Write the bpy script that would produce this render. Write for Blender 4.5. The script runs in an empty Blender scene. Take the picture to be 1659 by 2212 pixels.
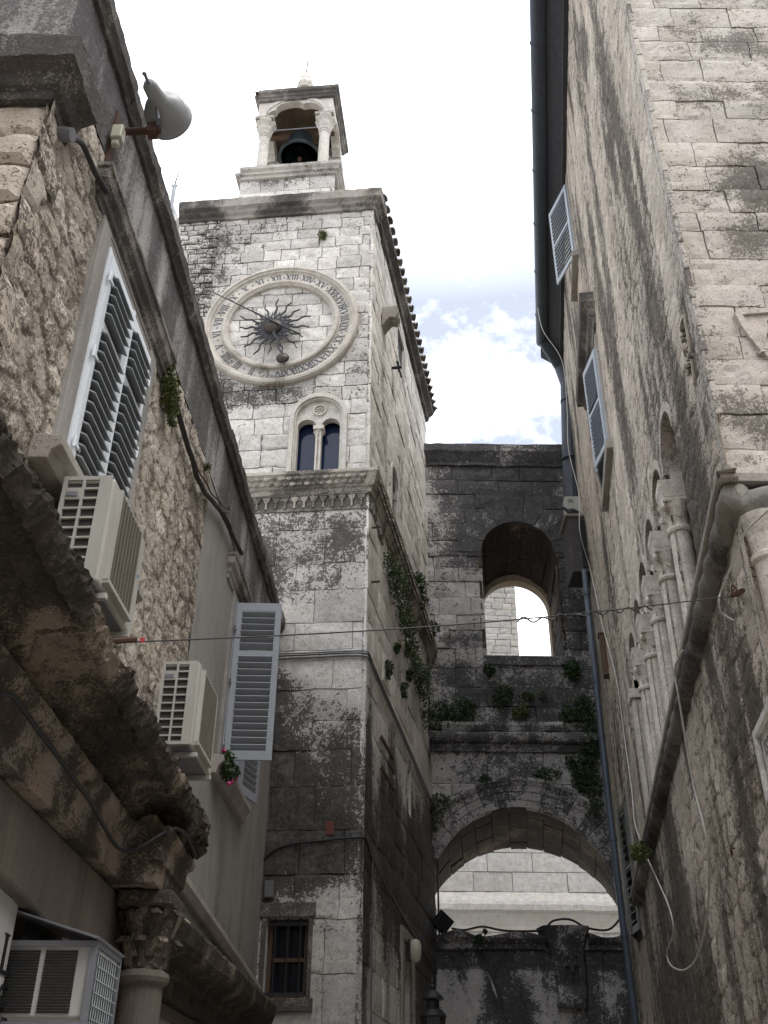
import bpy, bmesh, math, random
import numpy as np
from mathutils import Vector, Matrix, noise

# ------------------------------------------------------------------ camera, sky, sun, exposure
C = bpy.context.scene.collection
sc = bpy.context.scene
PITCH, ROLL, FPX, EYE = math.radians(32.7), math.radians(.38), 2174.0, 1.6
cam = bpy.data.objects.new('camera', bpy.data.cameras.new('camera'))
C.objects.link(cam)
cam.data.sensor_fit = 'VERTICAL'; cam.data.sensor_height = 17.3; cam.data.lens = 17.3*FPX/2212.0
cam.data.clip_start = .05; cam.data.clip_end = 3000
cam.matrix_world = Matrix.Translation((0, 0, EYE)) @ Matrix.Rotation(math.pi/2+PITCH, 4, 'X') @ Matrix.Rotation(ROLL, 4, 'Z')
sc.camera = cam

SUN_EL, SUN_AZ = math.radians(60), math.radians(138)      # azimuth clockwise from +Y
w = bpy.data.worlds.new('World'); sc.world = w; w.use_nodes = True
nt = w.node_tree; nt.nodes.clear()
def N(t, **k):
    n = nt.nodes.new(t)
    for a, b in k.items(): setattr(n, a, b)
    return n
out = N('ShaderNodeOutputWorld'); bg = N('ShaderNodeBackground'); sky = N('ShaderNodeTexSky')
sky.sky_type = 'NISHITA'; sky.sun_disc = False; sky.sun_elevation = SUN_EL; sky.sun_rotation = SUN_AZ; sky.dust_density = 2.0
tc = N('ShaderNodeTexCoord'); mp = N('ShaderNodeMapping'); mp.inputs['Scale'].default_value = (1, 1, 1.5)
mp.inputs['Location'].default_value = (0.35, 0.2, 0.1)
n1 = N('ShaderNodeTexNoise'); n1.inputs['Scale'].default_value = 4.2; n1.inputs['Detail'].default_value = 9; n1.inputs['Roughness'].default_value = .62
rp = N('ShaderNodeValToRGB'); rp.color_ramp.elements[0].position = .45; rp.color_ramp.elements[1].position = .62
rp.color_ramp.elements[0].color = (.22, .22, .22, 1); rp.color_ramp.elements[1].color = (1, 1, 1, 1)
mx = N('ShaderNodeMixRGB'); mx.inputs[2].default_value = (17.2, 17.7, 18.6, 1)
# clouds cover nearly everything high up; blue gaps are kept to the lower sky ahead
sep = N('ShaderNodeSeparateXYZ'); mr = N('ShaderNodeMapRange'); mr.inputs[1].default_value = .66; mr.inputs[2].default_value = .84
ad = N('ShaderNodeMath', operation='MAXIMUM')
L = nt.links.new
L(tc.outputs['Generated'], mp.inputs[0]); L(mp.outputs[0], n1.inputs['Vector']); L(n1.outputs[0], rp.inputs[0])
L(tc.outputs['Generated'], sep.inputs[0]); L(sep.outputs[2], mr.inputs[0])
L(rp.outputs[0], ad.inputs[0]); L(mr.outputs[0], ad.inputs[1])
L(ad.outputs[0], mx.inputs[0]); L(sky.outputs[0], mx.inputs[1]); L(mx.outputs[0], bg.inputs[0]); L(bg.outputs[0], out.inputs[0])
bg.inputs[1].default_value = .12
sun = bpy.data.objects.new('sun', bpy.data.lights.new('sun', 'SUN')); C.objects.link(sun)
sun.data.energy = 1.5; sun.data.angle = math.radians(26); sun.data.color = (1, .96, .91)
sd = Vector((math.sin(SUN_AZ)*math.cos(SUN_EL), math.cos(SUN_AZ)*math.cos(SUN_EL), math.sin(SUN_EL)))
sun.rotation_euler = (-sd).to_track_quat('-Z', 'Y').to_euler()
sc.view_settings.view_transform = 'Standard'; sc.view_settings.look = 'None'; sc.view_settings.gamma = 1
sc.view_settings.exposure = 0.4
sc.cycles.max_bounces = 8; sc.cycles.diffuse_bounces = 5; sc.cycles.use_denoising = True

# ------------------------------------------------------------------ wall planes (plan lines with an outward side)
def ray(u, v):
    a = (u-829.5)/FPX; b = -(v-1106)/FPX
    c, s = math.cos(ROLL), math.sin(ROLL); a, b = a*c-b*s, a*s+b*c
    return Vector((a, math.cos(PITCH)-b*math.sin(PITCH), math.sin(PITCH)+b*math.cos(PITCH)))
class Plane:
    def __init__(s, o, az, side):
        a = math.radians(az); s.o = Vector((o[0], o[1], 0)); s.d = Vector((math.sin(a), math.cos(a), 0))
        s.n = Vector((s.d.y, -s.d.x, 0))*side
    def P(s, a, o, z):
        return Vector((s.o.x+s.d.x*a+s.n.x*o, s.o.y+s.d.y*a+s.n.y*o, z))
    def hit(s, u, v, o=0):                     # where a line of sight meets the plane (along, height)
        r = ray(u, v); q = s.o+s.n*o; t = q.dot(s.n)/(r.x*s.n.x+r.y*s.n.y)
        p = r*t; return (p-q).dot(s.d), EYE+p.z
    def H(s, u, v, o=0):
        a, z = s.hit(u, v, o); return s.P(a, o, z)
TF = Plane((-.267, 15), -84.3, -1)             # clock tower front, along = to the left
TS = Plane((-.267, 15), 10.8, 1)               # clock tower side, along = away
LW = Plane((-2.42, 0), 2.6, 1)                 # left house street wall
LE = Plane((-2.23, 4.12), -90, -1)             # left house near end wall
PW = Plane((-1.95, 0), .3, 1)                  # stone portal on the left
RW = Plane((1.87, 0), 8.2, -1)                 # right house street wall
RF = Plane((2.86, 6.88), 90, 1)                # right house near front
G = Plane((0, 22.3), 89.4, 1)                  # gate wall
UP = Vector((0, 0, 1))

# ------------------------------------------------------------------ numpy value noise
def _h(i, j, sd):
    n = (i.astype(np.int64)*374761393+j.astype(np.int64)*668265263+sd*1274126177) & 0x7fffffff
    n = ((n ^ (n >> 13))*1274126177) & 0x7fffffff
    return ((n ^ (n >> 16)) & 0xffff)/65535.0
def vnoise(x, y, sd=0):
    i = np.floor(x); j = np.floor(y); f = x-i; g = y-j; f = f*f*(3-2*f); g = g*g*(3-2*g)
    a = _h(i, j, sd)*(1-f)+_h(i+1, j, sd)*f; b = _h(i, j+1, sd)*(1-f)+_h(i+1, j+1, sd)*f
    return a*(1-g)+b*g
def fbm(x, y, sd=0, oct=4, gain=.5):
    r = 0; a = 1; t = 0
    for k in range(oct): r = r+a*vnoise(x*2**k, y*2**k, sd+k*17); t += a; a *= gain
    return r/t
def cells(x, y, sd=0):
    i = np.floor(x); j = np.floor(y); d1 = np.full(x.shape, 9.); d2 = d1.copy(); idv = np.zeros(x.shape)
    for a in (-1, 0, 1):
        for b in (-1, 0, 1):
            px = i+a+.15+.7*_h(i+a, j+b, sd); py = j+b+.15+.7*_h(i+a, j+b, sd+5)
            d = np.hypot(px-x, py-y); hv = _h(i+a, j+b, sd+9)
            c = d < d1; d2 = np.where(c, d1, np.minimum(d2, d)); idv = np.where(c, hv, idv); d1 = np.where(c, d, d1)
    return d1, d2, idv
def rnz(p, f=1.0): return noise.fractal(Vector(p)*f, .35, 2.1, 6)
def nz(p, f=1.0): return noise.fractal(Vector(p)*f, .9, 2.0, 4)

# ------------------------------------------------------------------ mesh builder
class MB:
    def __init__(s): s.v = []; s.f = []; s.m = []; s.c = []; s.mi = 0; s.col = (.5, 0, .5)
    def add(s, p, c=None): s.v.append(tuple(p)); s.c.append(c or s.col); return len(s.v)-1
    def face(s, *i): s.f.append(i); s.m.append(s.mi)
    def poly(s, pts): s.face(*[s.add(p) for p in pts])
    def box(s, f, a0, a1, b0, b1, c0, c1):
        i = [s.add(f(a, b, c)) for a in (a0, a1) for b in (b0, b1) for c in (c0, c1)]
        for q in ((0, 1, 3, 2), (4, 6, 7, 5), (0, 4, 5, 1), (2, 3, 7, 6), (0, 2, 6, 4), (1, 5, 7, 3)): s.face(*[i[k] for k in q])
    def prism(s, f, pts, b0, b1):                # pts (a,c) polygon, extruded in b
        A = [s.add(f(a, b0, c)) for a, c in pts]; B = [s.add(f(a, b1, c)) for a, c in pts]; n = len(pts)
        s.face(*A[::-1]); s.face(*B)
        for k in range(n): s.face(A[k], A[(k+1) % n], B[(k+1) % n], B[k])
    def ring(s, f, inner, outer, b0, b1, closed=True):   # strip between two curves, extruded in b
        n = len(inner); I = [[s.add(f(a, b, c)) for a, c in crv] for crv in (inner, outer) for b in (b0, b1)]
        for k in range(n if closed else n-1):
            j = (k+1) % n
            s.face(I[0][k], I[0][j], I[2][j], I[2][k]); s.face(I[1][k], I[3][k], I[3][j], I[1][j])
            s.face(I[0][k], I[1][k], I[1][j], I[0][j]); s.face(I[2][k], I[2][j], I[3][j], I[3][k])
        if not closed:
            for k in (0, n-1): s.face(I[0][k], I[1][k], I[3][k], I[2][k])
    def tube(s, pts, r, n=8, cap=True):
        pts = [Vector(p) for p in pts]; rs = r if isinstance(r, (list, tuple)) else [r]*len(pts)
        t = (pts[1]-pts[0]).normalized(); u = t.orthogonal().normalized(); rings = []
        for k, p in enumerate(pts):
            t2 = (pts[min(k+1, len(pts)-1)]-pts[max(k-1, 0)]).normalized()
            u = (u-t2*u.dot(t2)).normalized(); v = t2.cross(u)
            rings.append([s.add(p+(u*math.cos(2*math.pi*i/n)+v*math.sin(2*math.pi*i/n))*rs[k]) for i in range(n)])
        for a, b in zip(rings, rings[1:]):
            for i in range(n): s.face(a[i], a[(i+1) % n], b[(i+1) % n], b[i])
        if cap: s.face(*rings[0][::-1]); s.face(*rings[-1])
    def lathe(s, prof, o=(0, 0, 0), M=None, n=20, lobe=None):   # prof (r,z); M rotates the axis
        o = Vector(o); R = []
        for k, (r, z) in enumerate(prof):
            row = []
            for i in range(n):
                a = 2*math.pi*i/n; rr = r*(lobe(a, z) if lobe else 1)
                p = Vector((rr*math.cos(a), rr*math.sin(a), z)); row.append(s.add(o+(M @ p if M else p)))
            R.append(row)
        for a, b in zip(R, R[1:]):
            for i in range(n): s.face(a[i], a[(i+1) % n], b[(i+1) % n], b[i])
        if prof[0][0] > 1e-4: s.face(*R[0][::-1])
        if prof[-1][0] > 1e-4: s.face(*R[-1])
    def sweep(s, path, prof, side=1, step=.15, rough=0.0, freq=4, col=None, close=True, seed=0, nf=None):
        nf = nf or nz
        # path: plan points; prof: (outward, z) list; mitred at the path's corners
        P = [Vector((p[0], p[1], 0)) for p in path]; rows = []
        nn = []
        for k in range(len(P)-1):
            d = (P[k+1]-P[k]).normalized(); nn.append(Vector((d.y, -d.x, 0))*side)
        mit = []
        for k in range(len(P)):
            a = nn[max(k-1, 0)]; b = nn[min(k, len(nn)-1)]; m = (a+b)/(1+a.dot(b)); mit.append(m)
        for k in range(len(P)-1):
            n = max(1, int((P[k+1]-P[k]).length/step))
            for i in range(n+(k == len(P)-2)):
                t = i/n; rows.append((P[k].lerp(P[k+1], t), mit[k].lerp(mit[k+1], t)))
        R = []
        for q, m in rows:
            row = []
            for o, z in prof:
                p = q+m*o+UP*z
                if rough:
                    a = nf((p.x+seed, p.y, p.z), freq)*rough; b = nf((p.x+7, p.y+3+seed, p.z), freq)*rough
                    p = p+m*a+UP*b
                row.append(s.add(p, col(p) if col else None))
            R.append(row)
        n = len(prof)
        for a, b in zip(R, R[1:]):
            for i in range(n if close else n-1): s.face(a[i], a[(i+1) % n], b[(i+1) % n], b[i])
        if close: s.face(*R[0][::-1]); s.face(*R[-1])
    def build(s, name, mats, parent=None, smooth=False, bevel=0, kind=None):
        me = bpy.data.meshes.new(name); me.from_pydata(s.v, [], s.f); me.update()
        mats = mats if isinstance(mats, (list, tuple)) else [mats]
        for m in mats: me.materials.append(m)
        if len(mats) > 1: me.polygons.foreach_set('material_index', s.m)
        at = me.color_attributes.new('Col', 'FLOAT_COLOR', 'POINT')
        cc = np.ones((len(s.v), 4)); cc[:, :3] = np.array(s.c) if s.c else 0
        at.data.foreach_set('color', cc.ravel())
        if smooth: me.polygons.foreach_set('use_smooth', [True]*len(me.polygons))
        o = bpy.data.objects.new(name, me); C.objects.link(o)
        if parent:
            o.parent = parent; o.matrix_parent_inverse = Matrix.Identity(4)
            q = Vector((0, 0, 0)); p = parent
            while p is not None: q += Vector(p.location); p = p.parent
            o.location = -q
        if bevel:
            b = o.modifiers.new('bevel', 'BEVEL'); b.width = bevel; b.segments = 2; b.limit_method = 'ANGLE'
        if kind: o['kind'] = kind
        return o
def thing(name, label, cat, loc, group=None):
    o = bpy.data.objects.new(name, None); C.objects.link(o); o.location = loc; o.empty_display_size = .2
    o['label'] = label; o['category'] = cat
    if group: o['group'] = group
    return o
def tag(o, label, cat, group=None):
    o['label'] = label; o['category'] = cat
    if group: o['group'] = group
    return o
def loc(f, *a): return f(*a)

# holes -------------------------------------------------------------
class Rect:
    def near(s, a, b, c, d): return b > s.a0 and a < s.a1 and d > s.z0 and c < s.z1
    def __init__(s, a0, a1, z0, z1): s.a0, s.a1, s.z0, s.z1 = a0, a1, z0, z1
    def inside(s, a, z): return (a > s.a0) & (a < s.a1) & (z > s.z0) & (z < s.z1)
    def snap(s, a, z):
        d = np.stack([a-s.a0, s.a1-a, z-s.z0, s.z1-z]); k = d.argmin(0)
        a2 = np.where(k == 0, s.a0, np.where(k == 1, s.a1, a)); z2 = np.where(k == 2, s.z0, np.where(k == 3, s.z1, z)); return a2, z2
class Arch:
    def near(s, a, b, c, d): return b > s.c-s.r and a < s.c+s.r and d > s.z0 and c < s.zs+s.r
    def __init__(s, c, r, z0, zs): s.c, s.r, s.z0, s.zs = c, r, z0, zs
    def inside(s, a, z):
        return ((np.abs(a-s.c) < s.r) & (z > s.z0) & (z <= s.zs)) | ((np.hypot(a-s.c, z-s.zs) < s.r) & (z > s.zs))
    def snap(s, a, z):
        q = np.maximum(np.hypot(a-s.c, z-s.zs), 1e-6); up = z > s.zs
        sa = np.where(a > s.c, s.c+s.r, s.c-s.r); lo = (z-s.z0) < (s.r-np.abs(a-s.c))
        a2 = np.where(up, s.c+(a-s.c)/q*s.r, np.where(lo, a, sa)); z2 = np.where(up, s.zs+(z-s.zs)/q*s.r, np.where(lo, s.z0, z)); return a2, z2
    def curve(s, n=20, dr=0):
        r = s.r+dr; return [(s.c-r, s.z0)]+[(s.c-r*math.cos(math.pi*k/n), s.zs+r*math.sin(math.pi*k/n)) for k in range(n+1)]+[(s.c+r, s.z0)]

def panel(mb, f, a0, a1, z0, z1, step, off=0.0, holes=(), h=None, col=None, stepz=None):
    na = max(1, int(round((a1-a0)/step))); nzz = max(1, int(round((z1-z0)/(stepz or step))))
    A, Z = np.meshgrid(np.linspace(a0, a1, na+1), np.linspace(z0, z1, nzz+1), indexing='ij')
    ins = np.zeros(A.shape, bool)
    for ho in holes:
        i = ho.inside(A, Z); a2, z2 = ho.snap(A, Z); A = np.where(i, a2, A); Z = np.where(i, z2, Z); ins |= i
    O = np.full(A.shape, float(off))+(h(A, Z) if h else 0)
    O = np.where(ins, np.minimum(O, off), O)
    cc = col(A, Z) if col else (np.full(A.shape, .5), np.zeros(A.shape), np.full(A.shape, .5))
    base = len(mb.v)
    for x, o, z, r, g, b in zip(A.ravel(), O.ravel(), Z.ravel(), cc[0].ravel(), cc[1].ravel(), cc[2].ravel()):
        mb.v.append(tuple(f(x, o, z))); mb.c.append((r, g, b))
    I = ins.ravel(); W = nzz+1
    for i in range(na):
        for j in range(nzz):
            k = i*W+j
            if I[k] and I[k+1] and I[k+W] and I[k+W+1]: continue
            mb.f.append((base+k, base+k+W, base+k+W+1, base+k+1)); mb.m.append(mb.mi)

def ashlar(mb, f, a0, a1, z0, z1, ch=(.3, .4), bw=(.4, .8), seed=1, joint=.007, off=0.0, rough=.008, grime=None, holes=(), sub=.14, edge=.014, depth=.05, mortar=True, wob=.004, pit=.0):
    rnd = random.Random(seed); z = z0; mb.mi = 0
    while z < z1-.01:
        hgt = rnd.uniform(*ch)
        if z1-z-hgt < ch[0]*.6: hgt = z1-z
        a = a0-rnd.uniform(0, bw[0]*.9) if mortar != 'full' else a0
        while a < a1-.005:
            wd = rnd.uniform(*bw)
            if a1-a-wd < bw[0]*.4: wd = a1-a
            b0, b1 = max(a, a0), min(a+wd, a1); a += wd
            if b1-b0 < .03: continue
            t = rnd.random(); wm = rnd.random(); bo = off+rnd.uniform(-rough, rough); tilt = rnd.uniform(-rough, rough)
            hh = hgt if not (rnd.random() < .06) else hgt
            near = any(ho.near(b0, b1, z, z+hh) for ho in holes); sb = min(sub, .045) if near else sub
            na = max(2, int((b1-b0)/sb)); nq = max(2, int(hh/sb))
            A, Z = np.meshgrid(np.linspace(b0, b1, na+1), np.linspace(z, z+hh, nq+1), indexing='ij')
            bd = np.zeros(A.shape, bool); bd[0, :] = bd[-1, :] = bd[:, 0] = bd[:, -1] = True
            jl = joint if b0 > a0+1e-4 else 0; jr = joint if b1 < a1-1e-4 else 0
            A[0, :] += jl; A[-1, :] -= jr; Z[:, 0] += joint; Z[:, -1] -= joint
            A = A+np.where(bd, (vnoise(A*9, Z*9, seed)-.5)*wob*4, 0)*((A > a0+.02) & (A < a1-.02)); Z = Z+np.where(bd, (vnoise(A*9, Z*9, seed+3)-.5)*wob*4, 0)
            ins = np.zeros(A.shape, bool)
            for ho in holes:
                i = ho.inside(A, Z); a2, z2 = ho.snap(A, Z); A = np.where(i, a2, A); Z = np.where(i, z2, Z); ins |= i
            if ins.all(): continue
            O = bo+(A-b0)*tilt*.5+(fbm(A*5, Z*5, seed+11, 3)-.5)*rough*1.6-np.where(bd, edge, 0)
            if pit: O = O-pit*np.clip(fbm(A*11, Z*11, seed+31, 2)-.55, 0, 1)
            base = len(mb.v); W = nq+1
            gr = grime(A, Z) if grime else np.zeros(A.shape)
            for x, o, zz, g in zip(A.ravel(), O.ravel(), Z.ravel(), np.broadcast_to(gr, A.shape).ravel()):
                mb.v.append(tuple(f(x, o, zz))); mb.c.append((t, float(g), wm))
            I = ins.ravel()
            for i in range(na):
                for j in range(nq):
                    k = i*W+j
                    if I[k] and I[k+1] and I[k+W] and I[k+W+1]: continue
                    mb.f.append((base+k, base+k+W, base+k+W+1, base+k+1)); mb.m.append(0)
            lp = [i*W for i in range(na+1)]+[na*W+j for j in range(1, W)]+[i*W+nq for i in range(na-1, -1, -1)]+[j for j in range(nq-1, 0, -1)]
            sk = []
            for k in lp:
                i, j = divmod(k, W); mb.v.append(tuple(f(A[i, j], off-depth-rough*2, Z[i, j]))); mb.c.append((t, .3, wm)); sk.append(len(mb.v)-1)
            for q in range(len(lp)):
                r = (q+1) % len(lp)
                if I[lp[q]] and I[lp[r]]: continue
                mb.f.append((base+lp[q], base+lp[r], sk[r], sk[q])); mb.m.append(0)
        z += hgt
    if mortar:
        mb.mi = 1
        panel(mb, f, a0, a1, z0, z1, .07 if holes else .3, off-edge-.014-rough*1.6, holes, lambda A, Z: (fbm(A*6, Z*6, seed+5, 2)-.5)*.008, lambda A, Z: (np.full(A.shape, .5), (grime(A, Z) if grime else np.zeros(A.shape)), np.full(A.shape, .5)))
        mb.mi = 0

# ------------------------------------------------------------------ materials
def newmat(name):
    m = bpy.data.materials.new(name); m.use_nodes = True
    t = m.node_tree; b = t.nodes['Principled BSDF']; return m, t, b
def tint(rgb, k): return tuple(min(1, x*k) for x in rgb)+(1,)
def stone(name, c1, c2, crust=(.035, .033, .033), bias=0.0, scale=1.0, bump=.5, bd=.02, streak=1.0, tintamt=.45, pits=.5, warm=(.42, .33, .22), warmamt=.35, gk=.62, sharp=7.0, rough=.9, fine=1.0, ss=1.0):
    m, t, b = newmat(name); n = t.nodes; l = t.links.new
    def nd(k, **kw):
        x = n.new(k)
        for a, v in kw.items(): setattr(x, a, v)
        return x
    def math_(op, a, bb=None, c=None, clamp=False):
        x = nd('ShaderNodeMath', operation=op, use_clamp=clamp)
        for i, v in enumerate((a, bb, c)):
            if v is None: continue
            if isinstance(v, (int, float)): x.inputs[i].default_value = v
            else: l(v, x.inputs[i])
        return x.outputs[0]
    def noi(sc_, det, ro, vec):
        x = nd('ShaderNodeTexNoise'); x.inputs['Scale'].default_value = sc_; x.inputs['Detail'].default_value = det; x.inputs['Roughness'].default_value = ro
        l(vec, x.inputs['Vector']); return x.outputs[0]
    def mix(fac, a, bb, mode='MIX'):
        x = nd('ShaderNodeMixRGB', blend_type=mode)
        for i, v in enumerate((fac, a, bb)):
            if isinstance(v, (int, float)): x.inputs[i].default_value = v
            elif isinstance(v, tuple): x.inputs[i].default_value = v
            else: l(v, x.inputs[i])
        return x.outputs[0]
    tcn = nd('ShaderNodeTexCoord').outputs['Object']
    at = nd('ShaderNodeAttribute', attribute_name='Col'); sp = nd('ShaderNodeSeparateColor'); l(at.outputs['Color'], sp.inputs[0])
    T, Gm, Wm = sp.outputs[0], sp.outputs[1], sp.outputs[2]
    mp_ = nd('ShaderNodeMapping'); mp_.inputs['Scale'].default_value = (1, 1, streak); l(tcn, mp_.inputs[0]); st = mp_.outputs[0]
    big = noi(.9*scale, 4, .6, tcn); mid = noi(5*scale, 8, .68, st); fin = noi(34*scale*ss, 6, .7, tcn); mid2 = noi(2.3*scale, 6, .6, st)
    col = mix(big, c1+(1,), c2+(1,))
    wf = math_('MULTIPLY', math_('MULTIPLY_ADD', mid2, 2.4, -.9, True), warmamt); wf = math_('MULTIPLY', wf, math_('MULTIPLY_ADD', Wm, 1.0, .35))
    col = mix(wf, col, warm+(1,))
    v = math_('MULTIPLY_ADD', T, tintamt, 1-tintamt*.55)
    spk = noi(75*scale*ss, 4, .75, tcn)
    v = math_('MULTIPLY', v, math_('MULTIPLY_ADD', mid, 1.3, .35)); v = math_('MULTIPLY', v, math_('MULTIPLY_ADD', fin, 1.3*fine, 1-.65*fine)); v = math_('MULTIPLY', v, math_('MULTIPLY_ADD', spk, 1.1*fine, 1-.55*fine))
    hs = nd('ShaderNodeHueSaturation'); l(v, hs.inputs['Value']); l(col, hs.inputs['Color']); col = hs.outputs[0]
    # pits
    vo = nd('ShaderNodeTexVoronoi'); vo.inputs['Scale'].default_value = 22*scale*max(ss, .6); l(tcn, vo.inputs['Vector'])
    pm = math_('MULTIPLY_ADD', vo.outputs['Distance'], -7, 1.5, True); pm = math_('MULTIPLY', pm, math_('MULTIPLY_ADD', noi(3*scale, 4, .6, tcn), 5, -2.1, True)); pm = math_('MULTIPLY', pm, pits)
    col = mix(pm, col, tint(crust, 2.2))
    # dark crust
    gx = math_('ADD', math_('MULTIPLY', mid, 1.0), math_('MULTIPLY', fin, 1.2)); gx = math_('ADD', gx, math_('MULTIPLY', mid2, .5)); gx = math_('ADD', gx, math_('MULTIPLY', spk, 1.3))
    gt = math_('MULTIPLY', Gm, math_('MULTIPLY_ADD', T, .5, .75))
    gt = math_('SUBTRACT', gt, math_('MULTIPLY', math_('MULTIPLY', gt, gt), .42)); cm = math_('MULTIPLY_ADD', gt, gk*1.9, bias-2.0-.20); cm = math_('ADD', cm, gx); cm = math_('MULTIPLY', cm, sharp*.85, None, True)
    col = mix(math_('MULTIPLY', cm, .92), col, mix(math_('MULTIPLY_ADD', spk, 3, -1.0, True), crust+(1,), tint(crust, 1.7)))
    hs2 = nd('ShaderNodeHueSaturation'); l(col, hs2.inputs['Color']); v2 = math_('MULTIPLY', math_('MULTIPLY_ADD', fin, 2.2, -.1), math_('MULTIPLY_ADD', mid, 1.5, .25)); v2 = math_('ADD', math_('MULTIPLY', cm, math_('SUBTRACT', v2, 1.0)), 1.0); l(v2, hs2.inputs['Value']); col = hs2.outputs[0]
    l(col, b.inputs['Base Color']); b.inputs['Roughness'].default_value = rough; b.inputs['Specular IOR Level'].default_value = .2
    bmid = noi(5*scale, 8, .68, tcn)
    bh = math_('ADD', math_('MULTIPLY', bmid, .7), math_('MULTIPLY', fin, .35)); bh = math_('SUBTRACT', bh, math_('MULTIPLY', pm, .6))
    bn = nd('ShaderNodeBump'); bn.inputs['Strength'].default_value = bump; bn.inputs['Distance'].default_value = bd; l(bh, bn.inputs['Height']); l(bn.outputs[0], b.inputs['Normal'])
    return m
def plain(name, c, rough=.5, metal=0.0, var=.25, scale=8, bump=.1, dirt=(.06, .055, .05), dirtamt=.25, streak=1.0, spec=.4):
    m, t, b = newmat(name); n = t.nodes; l = t.links.new
    tcx = n.new('ShaderNodeTexCoord'); mp_ = n.new('ShaderNodeMapping'); mp_.inputs['Scale'].default_value = (1, 1, streak); l(tcx.outputs['Object'], mp_.inputs[0])
    a = n.new('ShaderNodeTexNoise'); a.inputs['Scale'].default_value = scale; a.inputs['Detail'].default_value = 7; a.inputs['Roughness'].default_value = .65; l(mp_.outputs[0], a.inputs[0])
    r = n.new('ShaderNodeMapRange'); r.inputs[1].default_value = .35; r.inputs[2].default_value = .72; r.inputs[3].default_value = 0; r.inputs[4].default_value = dirtamt; l(a.outputs[0], r.inputs[0])
    x = n.new('ShaderNodeMixRGB'); x.inputs[1].default_value = c+(1,); x.inputs[2].default_value = dirt+(1,); l(r.outputs[0], x.inputs[0])
    l(x.outputs[0], b.inputs['Base Color']); b.inputs['Roughness'].default_value = rough; b.inputs['Metallic'].default_value = metal; b.inputs['Specular IOR Level'].default_value = spec
    bn = n.new('ShaderNodeBump'); bn.inputs['Strength'].default_value = bump; bn.inputs['Distance'].default_value = .005; l(a.outputs[0], bn.inputs['Height']); l(bn.outputs[0], b.inputs['Normal'])
    return m
def leafmat(name, c1, c2):
    m, t, b = newmat(name); n = t.nodes; l = t.links.new
    at = n.new('ShaderNodeAttribute'); at.attribute_name = 'Col'; sp = n.new('ShaderNodeSeparateColor'); l(at.outputs['Color'], sp.inputs[0])
    x = n.new('ShaderNodeMixRGB'); x.inputs[1].default_value = c1+(1,); x.inputs[2].default_value = c2+(1,); l(sp.outputs[0], x.inputs[0]); l(x.outputs[0], b.inputs['Base Color'])
    b.inputs['Roughness'].default_value = .55; b.inputs['Specular IOR Level'].default_value = .3
    b.inputs['Transmission Weight'].default_value = 0; b.inputs['Subsurface Weight'].default_value = 0
    return m
M = {}
M['tower'] = stone('tower_stone', (.62, .59, .55), (.54, .52, .49), crust=(.024, .021, .019), bias=.0, warmamt=.25, tintamt=.35, pits=.7, ss=.45)
M['towerside'] = stone('tower_side_stone', (.70, .67, .62), (.62, .59, .54), ss=.5, crust=(.02, .017, .016), streak=.35, tintamt=.35, warm=(.42, .33, .2), warmamt=.3)
M['mortar'] = stone('mortar', (.30, .28, .26), (.22, .21, .2), crust=(.05, .045, .04), bias=.1)
M['trim'] = stone('carved_trim', (.60, .57, .52), (.52, .49, .45), bias=.0, tintamt=.1, crust=(.06, .055, .05), pits=.25)
M['dirtytrim'] = stone('weathered_trim', (.42, .39, .35), (.30, .28, .26), bias=.1, tintamt=.2, crust=(.04, .037, .035), warm=(.33, .25, .16), warmamt=.4)
M['palecolumn'] = stone('pale_column', (.66, .59, .52), (.60, .54, .48), bias=-.08, tintamt=.1, ss=.7, crust=(.09, .075, .06), pits=.15, bump=.25)
M['frieze'] = stone('carved_frieze', (.52, .48, .42), (.42, .39, .34), bias=.06, tintamt=.3, crust=(.05, .045, .04), warm=(.36, .28, .19), warmamt=.4)
M['ringstone'] = stone('clock_ring_stone', (.56, .52, .46), (.48, .45, .41), bias=-.05, tintamt=.1, crust=(.09, .075, .06), pits=.2)
M['rubble'] = stone('rubble_wall', (.56, .50, .42), (.47, .43, .37), ss=.8, crust=(.07, .058, .045), bias=.04, bump=.7, bd=.025, tintamt=.55, warm=(.42, .30, .18), warmamt=.35, pits=.6)
M['plaster'] = stone('grey_plaster', (.30, .285, .265), (.26, .25, .235), crust=(.06, .056, .052), bias=-.06, streak=.3, bump=.15, pits=.1, tintamt=.1, warmamt=.15, fine=.5)
M['attic'] = stone('stained_render', (.44, .42, .40), (.32, .31, .30), ss=.7, crust=(.045, .043, .043), bias=.05, streak=.14, bump=.4, pits=.2, tintamt=.1, warmamt=.1, sharp=4)
M['right'] = stone('right_rubble', (.62, .55, .46), (.53, .47, .40), ss=.6, crust=(.045, .037, .03), bias=.06, streak=.45, bump=.7, bd=.03, tintamt=.4, warm=(.42, .3, .18), warmamt=.4)
M['rightq'] = stone('right_ashlar', (.66, .60, .53), (.58, .54, .49), ss=.7, crust=(.075, .065, .055), bias=.05, warm=(.5, .38, .26), warmamt=.45, tintamt=.2, bump=.6)
M['gate'] = stone('gate_stone', (.54, .52, .50), (.42, .41, .40), ss=.45, crust=(.022, .0215, .024), bias=.0, tintamt=.3, warmamt=.15, bump=.6)
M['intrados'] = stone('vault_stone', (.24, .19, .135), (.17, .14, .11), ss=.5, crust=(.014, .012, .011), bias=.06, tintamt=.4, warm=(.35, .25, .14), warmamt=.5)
M['portal'] = stone('portal_stone', (.27, .23, .185), (.19, .165, .14), ss=.8, crust=(.022, .018, .015), bias=.06, warm=(.3, .19, .09), warmamt=.5, bump=.9, bd=.03, tintamt=.2)
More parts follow.
